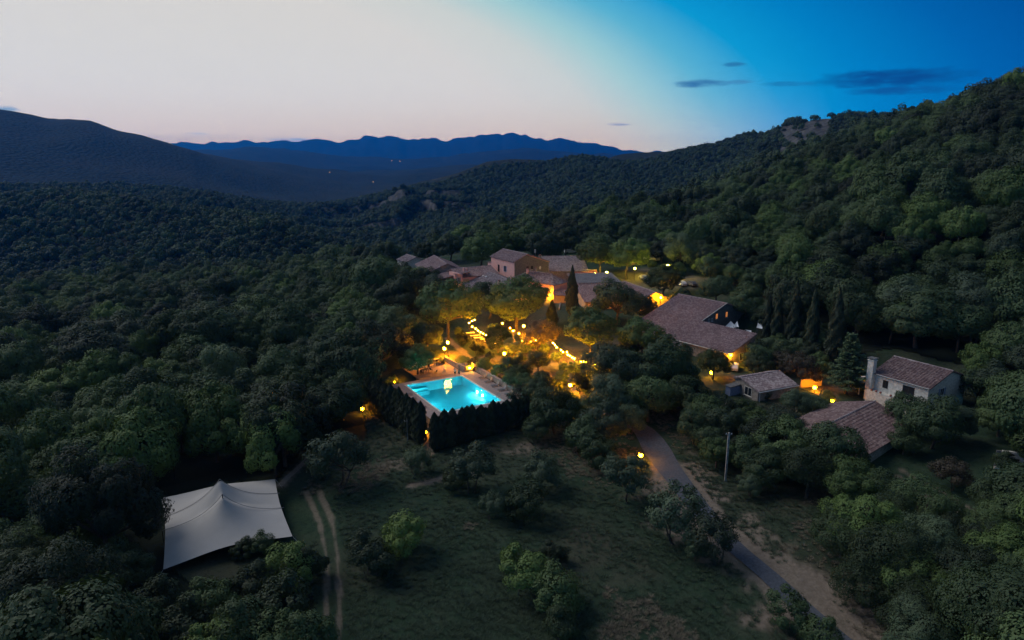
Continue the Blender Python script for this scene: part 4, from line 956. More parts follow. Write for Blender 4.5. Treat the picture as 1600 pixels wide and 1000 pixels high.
# ------------------------------------------------------------------ garden furniture and people
def lounger(loc, rz, label, back=50):
    t = thing('sun_lounger', loc, label, 'sun lounger', rz, 'sun loungers round the pool')
    MB().box(-.34, .34, -.95, .35, .28, .34).obj('seat', 'grey_metal', t)
    a = R(back); m = MB(); m.slab([(-.34, .36, .33), (.34, .36, .33), (.34, .36 + .75 * math.cos(a), .33 + .75 * math.sin(a)), (-.34, .36 + .75 * math.cos(a), .33 + .75 * math.sin(a))], .05); m.obj('backrest', 'grey_metal', t)
    for x in (-.3, .3):
        for y in (-.85, .3): MB().box(x - .03, x + .03, y - .03, y + .03, 0, .278).obj('leg', 'grey_metal', t)
for i, (px, py) in enumerate(((755, 591), (764, 597), (774, 603.5), (785, 610), (796, 617))):
    p = G(px, py, 0); lounger((p[0], p[1], .012), POOL_A - R(90), f'{("first", "second", "third", "fourth", "last")[i]} grey lounger along the stone wall, counted from the pool steps', 58)
for i, (px, py) in enumerate(((637, 617.5), (643, 624.5), (650.5, 631), (658, 637.5))):
    p = G(px, py, 0); lounger((p[0], p[1], .012), POOL_A + R(90), f'{("first", "second", "third", "last")[i]} flat lounger on the hedge side of the pool, counted from the patio', 12)
def patio_table(px, py, label, s=1.0, dark=True):
    p = G(px, py, .02); t = thing('patio_table', p, label, 'table', POOL_A + R(15))
    MB().box(-.8 * s, .8 * s, -.5 * s, .5 * s, .70, .76).obj('tabletop', 'dark_wood', t)
    for x in (-.7, .7):
        for y in (-.4, .4): MB().box(x * s - .04, x * s + .04, y * s - .04, y * s + .04, 0, .698).obj('leg', 'dark_wood', t)
def chair(px, py, rz, label, mat='dark_wood', z=.02):
    p = G(px, py, z); t = thing('patio_chair', p, label, 'chair', rz, 'chairs on the pool patio')
    MB().box(-.25, .25, -.25, .25, .42, .47).obj('seat', mat, t); m = MB(); m.slab([(-.25, .25, .47), (.25, .25, .47), (.25, .36, .95), (-.25, .36, .95)], .04); m.obj('backrest', mat, t)
    for x in (-.21, .21):
        for y in (-.21, .21): MB().box(x - .025, x + .025, y - .025, y + .025, 0, .418).obj('leg', mat, t)
patio_table(664, 582, 'dark square table at the near left of the pool patio', 1.0); patio_table(676, 572, 'dark table in the middle of the pool patio', 1.1)
patio_table(688, 569, 'dark table under the lamps at the back of the patio', 1.0); patio_table(663, 571, 'dark table at the back left of the patio under the tree', 1.0)
for px, py, rz, lab, m in ((694.5, 578.5, 1.0, 'pale chair standing alone at the right of the patio', 'white_paint'), (674, 580.5, 2.5, 'dark chair between the two patio tables', 'dark_wood'), (680.5, 584, -2.0, 'dark chair nearest to the pool edge on the patio', 'dark_wood'),
                           (659, 585, .6, 'chair left of the near patio table', 'dark_wood'), (683, 567, 3.0, 'chair behind the middle patio table', 'dark_wood'), (670, 576, .2, 'chair in front of the middle patio table', 'dark_wood')):
    chair(px, py, rz, lab, m)
def person(loc, rz, shirt, label, h=1.72, lean=0.0):
    t = thing('person', loc, label, 'person', rz); k = h / 1.72
    J = dict(pel=(0, 0, .95, .14), wai=(0, 0, 1.12, .13), che=(0, -.01, 1.32, .16), nec=(0, 0, 1.48, .06), hea=(0, -.02, 1.58, .085), top=(0, -.01, 1.68, .075),
             lh=(.1, 0, .90, .095), lk=(.11, -.03, .50, .065), la=(.11, 0, .09, .045), lt=(.11, -.14, .04, .04), rh=(-.1, 0, .90, .095), rk=(-.11, .02, .50, .065), ra=(-.12, .06, .09, .045), rt=(-.12, -.08, .04, .04),
             ls=(.19, 0, 1.40, .06), le=(.25, .03, 1.13, .045), lw=(.24, -.10, .90, .035), lf=(.23, -.13, .80, .028), rs=(-.19, 0, 1.40, .06), re=(-.26, .02, 1.13, .045), rw=(-.22, -.16, .95, .035), rf=(-.20, -.22, .88, .028))
    E = 'pel-wai wai-che che-nec nec-hea hea-top pel-lh lh-lk lk-la la-lt pel-rh rh-rk rk-ra ra-rt che-ls ls-le le-lw lw-lf che-rs rs-re re-rw rw-rf'.split()
    def grow(name, keys, edges, mat, fat=1.0):
        ks = list(keys); me = bpy.data.meshes.new(name); me.from_pydata([tuple(c * k for c in J[q][:3]) for q in ks], [tuple(ks.index(x) for x in e.split('-')) for e in edges], [])
        o = link(name, me, t); md = o.modifiers.new('skin', 'SKIN'); 
        for i, q in enumerate(ks):
            sv = me.skin_vertices[0].data[i]; sv.radius = (J[q][3] * k * fat,) * 2; sv.use_root = (i == 0)
        o.modifiers.new('sub', 'SUBSURF').levels = 1; o.modifiers['sub'].render_levels = 1
        me.materials.append(MATS[mat]); return o
    grow('body', J, E, 'skin')
    grow('shirt', ['che', 'wai', 'pel', 'ls', 'le', 'rs', 're'], ['wai-che', 'pel-wai', 'che-ls', 'ls-le', 'che-rs', 'rs-re'], shirt, 1.12)
    grow('trousers', ['pel', 'lh', 'lk', 'rh', 'rk'], ['pel-lh', 'lh-lk', 'pel-rh', 'rh-rk'], 'black_metal', 1.14)
    MB().ball((0, .02 * k, 1.645 * k), .098 * k, 8, 6, 1.0).obj('hair', 'hair', t, True)
p = G(711.0, 587.5, .02); person((p[0], p[1], .02), 2.4, 'white_shirt', 'person in a white shirt standing at the far edge of the pool')
p = G(717.5, 588.0, .02); person((p[0], p[1], .02), -.6, 'teal_shirt', 'person in dark teal standing beside the person in white', 1.62)

# ------------------------------------------------------------------ lamps
def globe_lamp(px, py, h, label, mat='lamp_glow', r=.27, name='lamp_post', pole=.06, group='orange garden lamps'):
    r *= .8 if r > .27 else 1
    p = GT(px, py, h); t = thing(name, p, label, 'lamp', 0, group)
    MB().tube([(0, 0, -.3), (0, 0, .12), (0, 0, .14), (0, 0, h - r * 1.0)], [.14, .14, pole, pole], 8).obj('post', 'black_metal', t)
    MB().ball((0, 0, h), r, 12, 8).obj('globe', mat, t, True)
    MB().tube([(0, 0, h + r * .98), (0, 0, h + r * 1.25)], [r * .55, .03], 8).obj('cap', 'black_metal', t)
    return t
globe_lamp(694.5, 545, 3.2, 'lower lamp post of the pair above the pool patio'); globe_lamp(699.5, 537.5, 3.6, 'upper lamp post of the pair above the pool patio', r=.26)
globe_lamp(788, 553.5, 2.6, 'bright lamp post at the lower end of the terrace'); globe_lamp(891, 602, 2.4, 'lowest lamp post of the garden, beside the clipped shrub')
globe_lamp(818.5, 510, 3.0, 'lamp post among the trunks at the back of the garden'); globe_lamp(815, 534, 2.6, 'lamp post in the middle of the lit garden', r=.28)
globe_lamp(929, 571.5, 2.8, 'lamp post at the far right end of the bulb strings', r=.28); globe_lamp(915, 567, 2.6, 'lamp post just before the right end of the bulb strings', r=.28)
globe_lamp(873.5, 435, 4.5, 'lamp post behind the ochre annex', 'small_glow', .4); globe_lamp(1032.5, 465, 4.0, 'lamp post at the upper end of the long barn', r=.3)
globe_lamp(1044, 414.5, 5.0, 'whitish lamp post over the car park', 'white_glow', .45); globe_lamp(992, 420, 4.0, 'half hidden lamp post in the car park trees', 'white_glow', .3); globe_lamp(930, 428, 3.5, 'lamp behind the slate roof', 'white_glow', .35); globe_lamp(948, 426, 3.2, 'second lamp behind the slate roof', 'white_glow', .35)
globe_lamp(1001, 712, 1.3, 'low road lantern glowing inside the roadside bush', 'small_glow', .42); globe_lamp(734, 580.5, .55, 'low lantern on the deck at the far corner of the pool', 'lamp_glow', .22)
globe_lamp(617, 598, .6, 'low spotlight under the bush at the far left pool corner', 'small_glow', .25); globe_lamp(566, 640, 1.2, 'low lamp behind the left pool hedge', 'small_glow', .27); globe_lamp(665, 676, .7, 'low lamp in the gap between the pool hedges', 'small_glow', .22)
globe_lamp(1273, 606, .9, 'low orange lamp against the garden wall near the shed', 'small_glow', .42); globe_lamp(1300, 629, .6, 'low yellow lamp by the edge of the low tiled roof', 'small_glow', .34); globe_lamp(1352, 592, 2.6, 'small yellow lamp behind the cedar', 'small_glow', .3)
globe_lamp(1112, 583, 1.2, 'low yellow lamp under the tree by the long barn', 'small_glow', .4); globe_lamp(661, 448, 2.5, 'small lamp at the corner of the far left barn', 'small_glow', .4)
for px, py, m, lab in ((264, 674, 'small_glow', 'orange camp lamp in the woods above the white tent'), (426, 615, 'small_glow', 'small orange camp lamp in the woods left of the pool'), (384, 653, 'white_glow', 'white camp lamp in the woods above the white tent'), (268, 577, 'white_glow', 'white camp lamp far up in the left woods')):
    globe_lamp(px, py, 8.2, lab, m.replace('small_glow', 'camp_glow').replace('white_glow', 'camp_white'), .10, group='camp lamps in the left woods')
def wall_lamp(pos, label, mat='wall_lamp_glow', r=.3):
    t = thing('wall_lamp', pos, label, 'lamp'); MB().ball((0, 0, 0), r, 12, 8).obj('globe', mat, t, True); MB().box(-.06, .06, r - .02, r + .5, -.05, .05).obj('bracket', 'black_metal', t)
def festoon(pts, label, up=3.4, rb=.085):
    P = [GT(px, py, up) for px, py in pts]; c = P[len(P) // 2]
    t = thing('festoon_string', c, label, 'string lights', 0, 'festoon strings over the garden terrace')
    L = [Vector((p[0] - c[0], p[1] - c[1], p[2] - c[2] + up)) for p in P]
    MB().tube([l + Vector((0, 0, rb + .12)) for l in L], .025, 4).obj('cable', 'black_metal', t)
    bm = MB().ball((0, 0, 0), rb, 8, 6).mesh('bulb', 'bulb_glow', True); cm = MB().tube([(0, 0, rb * .8), (0, 0, rb + .12)], .04, 5).mesh('socket', 'black_metal')
    for l in L:
        b = link('bulb', bm, t, l); link('socket', cm, b)
    for l in (L[0], L[-1]): MB().tube([l + Vector((0, 0, -up - .3)), l + Vector((0, 0, .35))], .05, 6).obj('pole', 'dark_wood', t)
festoon([(733, 505), (738, 511), (743, 514.5), (747, 517.5), (751, 520), (755, 522), (759, 524), (763.5, 525.5)], 'string of bright bulbs slanting above the white tables', 3.2)
festoon([(733, 505), (737, 502), (741.5, 500.5)], 'short bulb string going back from the upper end of the terrace', 3.2)
festoon([(785, 506), (797, 513), (802, 517), (811, 522)], 'bulb string among the lit trunks in the middle', 3.0)
festoon([(828, 528), (829, 533), (833, 529.5), (837, 532)], 'small bunch of bulbs below the reddish garden tree', 2.8)
festoon([(859.5, 532.5), (864, 537), (867, 539.5), (870, 543), (876.5, 548), (880, 550.5)], 'bulb string left of the umbrella shaped tree', 3.2)
festoon([(886, 551), (887, 554.5), (890, 557), (894, 559), (897.5, 560.5), (908, 565), (912, 566)], 'bulb string below the umbrella shaped tree', 3.0)
for i, (px, py) in enumerate(((735, 524.5), (743, 529), (749, 532.5), (756, 535), (762, 538), (772, 541))):
    p = GT(px, py); t = thing('terrace_table', p, f'{("uppermost", "second", "third", "fourth", "fifth", "lowest")[i]} white table of the row below the bulb string', 'table', R(19), 'white tables on the terrace')
    s = (1, 1.25, 1.25, .9, .8, .6)[i]; MB().box(-1.1 * s, 1.1 * s, -.4, .4, .72, .78).obj('tabletop', 'table_white', t)
    for x in (-.9, .9):
        for y in (-.3, .3): MB().box(x * s - .04, x * s + .04, y - .04, y + .04, -.1, .718).obj('leg', 'grey_metal', t)
    for y in (-.75, .75):
        b = MB().box(-1.0 * s, 1.0 * s, y - .16, y + .16, .42, .47).obj('bench', 'dark_wood', t)
        for x in (-.8, .8): MB().box(x * s - .04, x * s + .04, y - .1, y + .1, -.1, .418).obj('leg', 'dark_wood', b)
p = G(741.3, 580, 0); t = thing('planter', (p[0], p[1], .01), 'dark planter beside the low lantern on the deck', 'planter', POOL_A); MB().prism([(-.28, -.28), (.28, -.28), (.28, .28), (-.28, .28)], 0, .6).obj('pot', 'dark_wood', t); link('plant', VAR['dark_shrub'][0][0], t, (0, 0, .3), 0, .18)

# ------------------------------------------------------------------ buildings
def tiles(root, r0, r1, e1, e0, mat, name='roof', per=.55, row=.5, th=.12):
    """sheet of canal tiles between ridge r0-r1 and eave e0-e1 (local points), with a slab under it"""
    r0, r1, e0, e1 = [Vector(p) for p in (r0, r1, e0, e1)]
    W = max((r1 - r0).length, (e1 - e0).length); L = ((e0 - r0).length + (e1 - r1).length) / 2
    nu = max(2, int(W / per)) * 4; nv = max(2, int(L / row)); nrm = (r1 - r0).cross(e0 - r0).normalized() if (r1 - r0).length > .1 else (e1 - e0).cross(r0 - e0).normalized()
    if nrm.z < 0: nrm = -nrm
    u = np.linspace(0, 1, nu + 1); rng = np.random.default_rng(int(W * 1000) % 9999)
    wav = .085 * np.sin(np.linspace(0, nu / 4 * 2 * math.pi, nu + 1))
    A = np.array(r0)[None] * (1 - u)[:, None] + np.array(r1)[None] * u[:, None]; B = np.array(e0)[None] * (1 - u)[:, None] + np.array(e1)[None] * u[:, None]
    V = []; F = []
    for i in range(nv):
        jit = rng.normal(0, .012, nu + 1); sg = .05 * np.sin(u * 3.1) * math.sin(math.pi * (i + .5) / nv)
        for k, t in ((0, i / nv), (1, (i + 1) / nv)):
            h = .07 + wav + jit * 1.0 + (.06 if k else 0) - sg
            V.append(A * (1 - t) + B * t + np.array(nrm)[None] * h[:, None])
        n = nu + 1; o = 2 * i * n
        for j in range(nu): F.append((o + j, o + j + 1, o + n + j + 1, o + n + j))
        if i < nv - 1:
            for j in range(nu): F.append((o + n + j, o + n + j + 1, o + 2 * n + j + 1, o + 2 * n + j))
    mb = MB(); mb.v = [tuple(p) for p in np.concatenate(V)]; mb.f = F
    mb.slab([r0, r1, e1, e0], th)
    return mb.obj(name, mat, root)
def window(root, face, s, z, w, h, off, kind='plain', frame='white_paint', sill=True):
    """face: 'f' wall at y=off facing -y, 'r' wall at x=off facing +x, 'l' wall at x=off facing -x; s = position along the wall"""
    def B(a0, a1, d0, d1, z0, z1):
        m = MB()
        if face == 'f': m.box(a0, a1, off - d1, off - d0, z0, z1)
        elif face == 'b': m.box(a0, a1, off + d0, off + d1, z0, z1)
        elif face == 'r': m.box(off + d0, off + d1, a0, a1, z0, z1)
        else: m.box(off - d1, off - d0, a0, a1, z0, z1)
        return m
    fr = MB(); f = .09
    for q in (B(s - w / 2 - f, s - w / 2, -.05, .06, z - f, z + h + f), B(s + w / 2, s + w / 2 + f, -.05, .06, z - f, z + h + f), B(s - w / 2, s + w / 2, -.05, .06, z + h, z + h + f), B(s - w / 2, s + w / 2, -.05, .06, z - f, z), B(s - .03, s + .03, -.05, .045, z, z + h)):
        n = len(fr.v); fr.v += q.v; fr.f += [tuple(i + n for i in ff) for ff in q.f]
    o = fr.obj('window' if kind != 'door' else 'glass_door', frame, root)
    B(s - w / 2, s + w / 2, -.04, .018, z, z + h).obj('pane', 'lit_window' if kind == 'lit' else 'window_glass', o)
    if kind == 'shutter':
        for k in (-1, 1): B(*sorted((s + k * (w / 2 + f + .01), s + k * (w / 2 + f + w * .5))), .0, .05, z - .03, z + h + .03).obj('shutter', 'blue_shutter', o)
    if sill and kind != 'door': B(s - w / 2 - .15, s + w / 2 + .15, .0, .14, z - f - .08, z - f - .003).obj('sill', 'pale_stone', o)
    return o
def gable(name, origin, rz, x0, x1, yf, yb, zr, zf, zb, base, wall, tile, label, cat='house', oh=.35, ridge=True):
    t = thing(name, (origin[0], origin[1], base), label, cat, R(rz))
    zr -= base; zf -= base; zb -= base; d = .16
    m = MB()
    prof = [(-yf, -2.0), (yb, -2.0), (yb, zb - d), (0, zr - d), (-yf, zf - d)]
    n = 5; m.v = [(x0, y, z) for y, z in prof] + [(x1, y, z) for y, z in prof]
    m.f = [tuple(range(n))[::-1], tuple(range(n, 2 * n))] + [(i, (i + 1) % n, n + (i + 1) % n, n + i) for i in range(n)]
    m.obj('wall', wall, t)
    sf = (zr - zf) / yf; sb = (zr - zb) / yb
    a, b = x0 - oh, x1 + oh
    rf = tiles(t, (a, -.06, zr - .02), (b, -.06, zr - .02), (b, -yf - oh, zf - sf * oh), (a, -yf - oh, zf - sf * oh), tile)
    tiles(t, (a, .06, zr - .02), (b, .06, zr - .02), (b, yb + oh, zb - sb * oh), (a, yb + oh, zb - sb * oh), tile)
    if ridge: MB().tube([(a, 0, zr + .06), (b, 0, zr + .06)], .15, 7).obj('ridge_cap', 'tile_grey', t)
    return t
def chimney(root, x, y, z0, z1, w=.6, mat='pink_render'):
    c = MB().box(x - w / 2, x + w / 2, y - w / 2, y + w / 2, z0, z1).obj('chimney', mat, root)
    MB().box(x - w / 2 - .1, x + w / 2 + .1, y - w / 2 - .1, y + w / 2 + .1, z1 + .003, z1 + .12).obj('chimney_cap', 'dark_stone', c); MB().box(x - w / 2 + .05, x + w / 2 - .05, y - w / 2 + .05, y + w / 2 - .05, z1 + .12, z1 + .35).obj('chimney_pot', 'tile_red', c)

# long barn with its low wing and the courtyard
def long_barn():
    rz = math.degrees(math.atan2(-.79, .61)); base = 2.0
    t = gable('long_barn', (44, 176), rz, 0, 14.3, 18.4, 9.5, 11, 5, 7.9, base, 'dark_stone', 'tile_old', 'long low barn with one wide tiled slope and a dark gable', 'barn')
    s = 6 / 18.4; y0 = -9.8; zt = 9 - s * 9.8; x0, x1 = 14.3 + .36, 29.5
    m = MB(); prof = [(-18.4, -2.0), (y0, -2.0), (y0, zt - .16), (-18.4, 3 - .16)]
    m.v = [(x0 - .36, y, z) for y, z in prof] + [(x1 - .35, y, z) for y, z in prof]; m.f = [(3, 2, 1, 0), (4, 5, 6, 7)] + [(i, (i + 1) % 4, 4 + (i + 1) % 4, 4 + i) for i in range(4)]
    m.obj('wing_wall', 'stone_wall', t)
    tiles(t, (x0, y0 + .3, zt + .1), (x1, y0 + .3, zt + .1), (x1, -18.75, 3 - s * .35), (x0, -18.75, 3 - s * .35), 'tile_old', 'wing_roof')
    MB().tube([(-.3, -18.9, 2.78), (x1 + .1, -18.9, 2.78)], .11, 6).obj('gutter', 'pale_stone', t)
    MB().tube([(14.68, -9.6, 6.02), (14.68, 0, 9.15)], .10, 5).obj('verge', 'pale_stone', t)
    window(t, 'r', -3.4, 5.6, .75, 1.25, 14.3, 'lit', 'dark_wood'); window(t, 'r', .6, 5.5, .75, 1.25, 14.3, 'lit', 'dark_wood')
    window(t, 'r', -6.4, 5.3, .5, .6, 14.3); window(t, 'r', -5.2, 5.3, .5, .6, 14.3)
    window(t, 'f', 24, .8, 1.0, 1.3, -18.4, 'plain', 'dark_wood'); window(t, 'r', -14.5, .6, 1.1, 1.6, 29.15, 'shutter')
    porch = MB().box(12.5, 17.0, -21.4, -18.42, -1.5, 1.6).obj('porch', 'ochre_render', t); tiles(porch, (12.3, -18.5, 2.45), (17.2, -18.5, 2.45), (17.2, -21.7, 1.7), (12.3, -21.7, 1.7), 'tile_grey', 'porch_roof')
    cw = thing('courtyard_wall', t.location, 'rough stone wall closing the courtyard behind the shade sails', 'wall', R(rz))
    MB().box(14.5, 27, 9.0, 9.5, -1, 3.2).obj('wall_body', 'dark_stone', cw)
    cg = tag(MB().box(14.4, 28, -9.6, 8.9, -.6, .5).obj('courtyard', 'dark_stone'), kind='structure'); cg.location = t.location; cg.rotation_euler = t.rotation_euler
long_barn()
def sail(pts, label):
    P = [np.array(G(px, py, z)) for px, py, z in pts]; c = sum(P) / len(P); n = 9; mb = MB()
    t = thing('shade_sail', (c[0], c[1], H(c[0], c[1])), label, 'shade sail', 0, 'shade sails in the courtyard'); o = np.array(t.location)
    q = [p - o for p in (P if len(P) == 4 else P + [P[2]])]
    for i in range(n + 1):
        for j in range(n + 1):
            u, v = i / n, j / n; p = (q[0] * (1 - u) + q[1] * u) * (1 - v) + (q[3] * (1 - u) + q[2] * u) * v
            p = p + np.array([0, 0, -2.2 * u * (1 - u) * v * (1 - v) * 2]); mb.v.append(tuple(p))
    for i in range(n):
        for j in range(n): mb.f.append((i * (n + 1) + j, (i + 1) * (n + 1) + j, (i + 1) * (n + 1) + j + 1, i * (n + 1) + j + 1))
    mb.obj('cloth', 'sail_cloth', t, True)
    for p in q[:len(P)]: MB().tube([(p[0], p[1], 0), tuple(p)], .05, 6).obj('mast', 'grey_metal', t)
sail([(1129, 514, 6.3), (1142, 501.6, 7.3), (1148, 508, 6.6), (1153.6, 511, 6.4)], 'larger pale shade sail beside the dark barn gable'); sail([(1146, 509, 6.6), (1152, 501.6, 7.3), (1154.2, 511, 6.5)], 'small peaked shade sail joined to the larger one')
sail([(1185, 502, 7.2), (1192, 507, 7.0), (1191, 514, 6.4), (1182, 512, 6.4)], 'pale shade sail at the far right of the courtyard'); sail([(1164, 515, 6.0), (1174, 516.5, 6.0), (1174, 519.5, 5.8)], 'narrow shade sail low in the courtyard')
p = G(1143, 553.5, 4.6); wall_lamp((p[0] - .3, p[1] - .4, 4.6), 'bright lamp on the end of the long barn wing')

def chimney_house():
    t = gable('chimney_house', (72, 123), -60, 0, 10.0, 6.3, 5.5, 9.6, 7.5, 7.7, 2.3, 'pale_stone', 'tile_dark', 'pale stone house with a tall chimney and red brown tiled roof', 'house')
    c = MB().box(-.75, .35, -7.35, -6.32, -1, 7.6).obj('chimney', 'pale_stone', t); MB().box(-.85, .45, -7.45, -6.22, 7.603, 7.75).obj('chimney_cap', 'pale_stone', c)
    for x in (-.6, .2): MB().box(x - .1, x + .1, -7.2, -6.5, 7.75, 8.0).obj('cap_support', 'pale_stone', c)
    MB().box(-.9, .5, -7.5, -6.2, 8.003, 8.12).obj('cap_slab', 'dark_stone', c)
    window(t, 'f', 2.4, 3.0, .8, 1.3, -6.3, 'plain', 'dark_wood'); window(t, 'f', 6.6, 2.3, 1.9, 2.1, -6.3, 'door', 'dark_wood'); window(t, 'r', -2, 3.2, 1.0, 1.2, 10.0, 'shutter')
    MB().box(.4, 9.9, -8.6, -6.33, -2, 2.1).obj('terrace', 'pale_stone', t); MB().box(.4, 9.9, -8.75, -8.6, -1.9, 2.55).obj('parapet', 'pale_stone', t)
    for i, x in enumerate((1.4, 2.3, 3.1, 5.0)): t2 = MB().ball((x, -8.68, 2.72), .22, 8, 5).obj('flower_pot', 'tile_red', t, True)
    MB().tube([(-.2, -6.75, 5.15), (10.3, -6.75, 5.15)], .08, 6).obj('gutter', 'grey_metal', t)
chimney_house()
t = gable('low_house', (61.1, 109.2), math.degrees(math.atan2(-.632, -.775)), -.6, 19, 6.6, 6.2, 5.6, 3.5, 3.1, 1.2, 'stone_wall', 'tile_dark', 'low house with a long tiled roof in front of the chimney house', 'house')
window(t, 'b', 4, .4, 1.0, 1.1, 6.2, 'shutter')
def shed():
    t = gable('stone_shed', (46.0, 124.6), 24.5, -2.6, 6.6, 4.4, 1.6, 5.4, 4.1, 4.9, 1.7, 'stone_wall', 'tile_grey', 'small stone shed with one tiled slope beside the long barn', 'shed')
    window(t, 'l', -1.9, .75, 1.7, 1.5, -2.6, 'plain', 'pale_stone'); window(t, 'f', 5.2, .6, .7, .8, -4.4, 'plain', 'pale_stone')
    MB().tube([(-2.9, -4.95, 2.2), (7, -4.95, 2.2)], .09, 6).obj('gutter', 'white_paint', t); MB().tube([(-2.3, -4.95, 2.2), (-2.3, -4.55, 1.9), (-2.3, -4.55, -.5)], .06, 6).obj('downpipe', 'white_paint', t)
    MB().box(-5.0, -2.65, .2, 1.5, -1, 1.9).obj('lean_to', 'blue_shutter', t); MB().slab([(-5.2, 0, 2.05), (-2.65, 0, 2.3), (-2.65, 1.6, 2.3), (-5.2, 1.6, 2.05)], .1).obj('lean_to_roof', 'dark_stone', t)
shed()
def hamlet():
    t = gable('far_left_barn', (-26.8, 239), -72, -3, 17.5, 6.7, 6.0, 12, 9.2, 9.4, 4, 'stone_wall', 'tile_old', 'far left barn of the hamlet with a pale ridge line', 'barn')
    MB().box(17.9, 27, -6.0, 5.0, -2, 4.2).obj('annex_wall', 'ochre_render', t); tiles(t, (17.7, 5.4, 6.6), (27.3, 5.4, 6.6), (27.3, -6.4, 4.3), (17.7, -6.4, 4.3), 'tile_old', 'annex_roof')
    t = gable('tower_house', (-18.6, 219), 30, -1.0, 13.0, 5.5, 5.5, 10.9, 9.0, 9.0, 4, 'pink_render', 'tile_old', 'brown roofed house with a narrow pink tower', 'house')
    MB().prism([(-2.9, -6.2), (-.2, -6.2), (-.2, -2.0), (-2.9, -2.0)], -1.5, [6.6, 6.0, 6.0, 6.6]).obj('tower', 'pink_render', t); window(t, 'f', -1.5, 3.6, .6, 1.5, -6.2, 'shutter', 'white_paint')
    for x, y in ((1.6, -3.6), (2.4, -4.0)): MB().box(x - .22, x + .22, y - .22, y + .22, 3, 7.6).obj('chimney', 'pink_render', t)
    t = gable('grey_roof_house', (-8, 222.3), -68, 0, 25.5, 10.6, 4.0, 9.6, 6.8, 8.2, 3.5, 'ochre_render', 'tile_grey', 'house with a wide rough grey tiled roof in front of the pink house', 'house')
    window(t, 'r', -5, 1.2, 1.0, 1.4, 25.5, 'shutter'); window(t, 'f', 20, 1.0, .9, 1.3, -10.6, 'shutter'); chimney(t, 21.5, -4.2, 4.2, 6.6, .7)
    MB().box(6, 6.9, -3.2, -2.6, 5.2, 5.6).obj('skylight', 'white_paint', t); MB().box(4, 4.8, -3.4, -2.9, 5.2, 5.55).obj('skylight', 'white_paint', t)
    t = gable('pink_house', (-1.1, 229), -58, -3.5, 11.2, 4.8, 8.6, 15.6, 13.5, 12.6, 4, 'pink_render', 'tile_old', 'tall pink house rising in the middle of the hamlet', 'house')
    window(t, 'f', 5.5, 5.6, .8, 1.7, -4.8, 'shutter', 'dark_wood'); window(t, 'f', 1.4, 5.0, .9, 2.2, -4.8, 'plain', 'dark_wood'); window(t, 'f', 8.2, 3.6, .5, .6, -4.8)
    window(t, 'r', .2, 6.6, .7, .9, 11.26, 'plain', 'dark_wood'); window(t, 'r', 1.9, 6.6, .7, .9, 11.26, 'plain', 'dark_wood')
    gw = MB(); gw.v = [(11.205, y, z) for y, z in ((-4.75, -1), (8.55, -1), (8.55, 8.3), (0, 11.3), (-4.75, 9.2))] + [(11.26, y, z) for y, z in ((-4.75, -1), (8.55, -1), (8.55, 8.3), (0, 11.3), (-4.75, 9.2))]; gw.f = [(4, 3, 2, 1, 0), (5, 6, 7, 8, 9)] + [(i, (i + 1) % 5, 5 + (i + 1) % 5, 5 + i) for i in range(5)]; gw.obj('stone_gable', 'dark_stone', t)
    MB().box(-6.2, -3.53, -4.6, -1.0, -1, 7.2).obj('side_block', 'pink_render', t); MB().slab([(-6.4, -4.8, 7.25), (-3.3, -4.8, 7.7), (-3.3, -.8, 7.7), (-6.4, -.8, 7.25)], .1).obj('side_roof', 'tile_old', t)
    a = MB().tube([(8.5, 5.0, 8), (8.5, 5.0, 12.6)], .06, 6).obj('antenna', 'grey_metal', t)
    for i in range(5): MB().tube([(8.5 - .5, 5.0, 11.4 + .25 * i), (8.5 + .5, 5.0, 11.4 + .25 * i)], .03, 4).obj('antenna_rod', 'white_paint', a)
    chimney(t, 9.6, 6.2, 8, 10.4, .7, 'stone_wall')
    t = thing('lamp_lit_house', (3.2, 208.3, 4), 'pink hipped roof house with its front wall lit bright orange by a lamp', 'house', R(-40))
    x0, x1, y1, ze, zt = -4.0, 12.0, 7.0, 5.0, 7.4
    MB().box(x0, x1, 0, y1, -2, ze - .1).obj('wall', 'pink_render', t); o_ = .4
    A, B = (0.2, 3.5, zt), (8.6, 3.5, zt); c0, c1, c2, c3 = (x0 - o_, -o_, ze - .1), (x1 + o_, -o_, ze - .1), (x1 + o_, y1 + o_, ze - .1), (x0 - o_, y1 + o_, ze - .1)
    tiles(t, A, B, c1, c0, 'tile_grey'); tiles(t, B, A, c3, c2, 'tile_grey'); tiles(t, A, (.19, 3.51, zt), c0, c3, 'tile_red', 'red_roof'); tiles(t, B, (8.61, 3.51, zt), c2, c1, 'tile_grey')
    for e, f_ in ((A, B), (A, c0), (B, c1), (A, c3), (B, c2)): MB().tube([Vector(e) + Vector((0, 0, .14)), Vector(f_) + Vector((0, 0, .16))], .14, 6).obj('ridge_cap', 'tile_grey', t)
    window(t, 'f', 6.6, 2.6, 1.3, 1.2, 0, 'plain', 'dark_wood'); window(t, 'f', 9.4, 2.6, 1.2, 1.2, 0, 'plain', 'dark_wood'); window(t, 'f', .5, 2.4, .9, 1.3, 0, 'shutter'); window(t, 'f', 8.0, -.4, 1.0, 1.9, 0, 'door', 'dark_wood')
    chimney(t, .2, 2.4, 5.4, 8.2, .6); chimney(t, 1.9, 4.4, 6.4, 8.4, .5, 'stone_wall')
    d = MB(); seg = 14
    d.v = [(2.9, 5.2 + .5 * math.cos(q * 6.283 / seg), 8.6 + .5 * math.sin(q * 6.283 / seg)) for q in range(seg)] + [(2.75, 5.2, 8.6)]; d.f = [(q, (q + 1) % seg, seg) for q in range(seg)]
    dd = d.obj('satellite_dish', 'white_paint', t, True); MB().tube([(2.8, 5.2, 6.2), (2.8, 5.2, 8.6)], .04, 5).obj('dish_mast', 'grey_metal', dd)
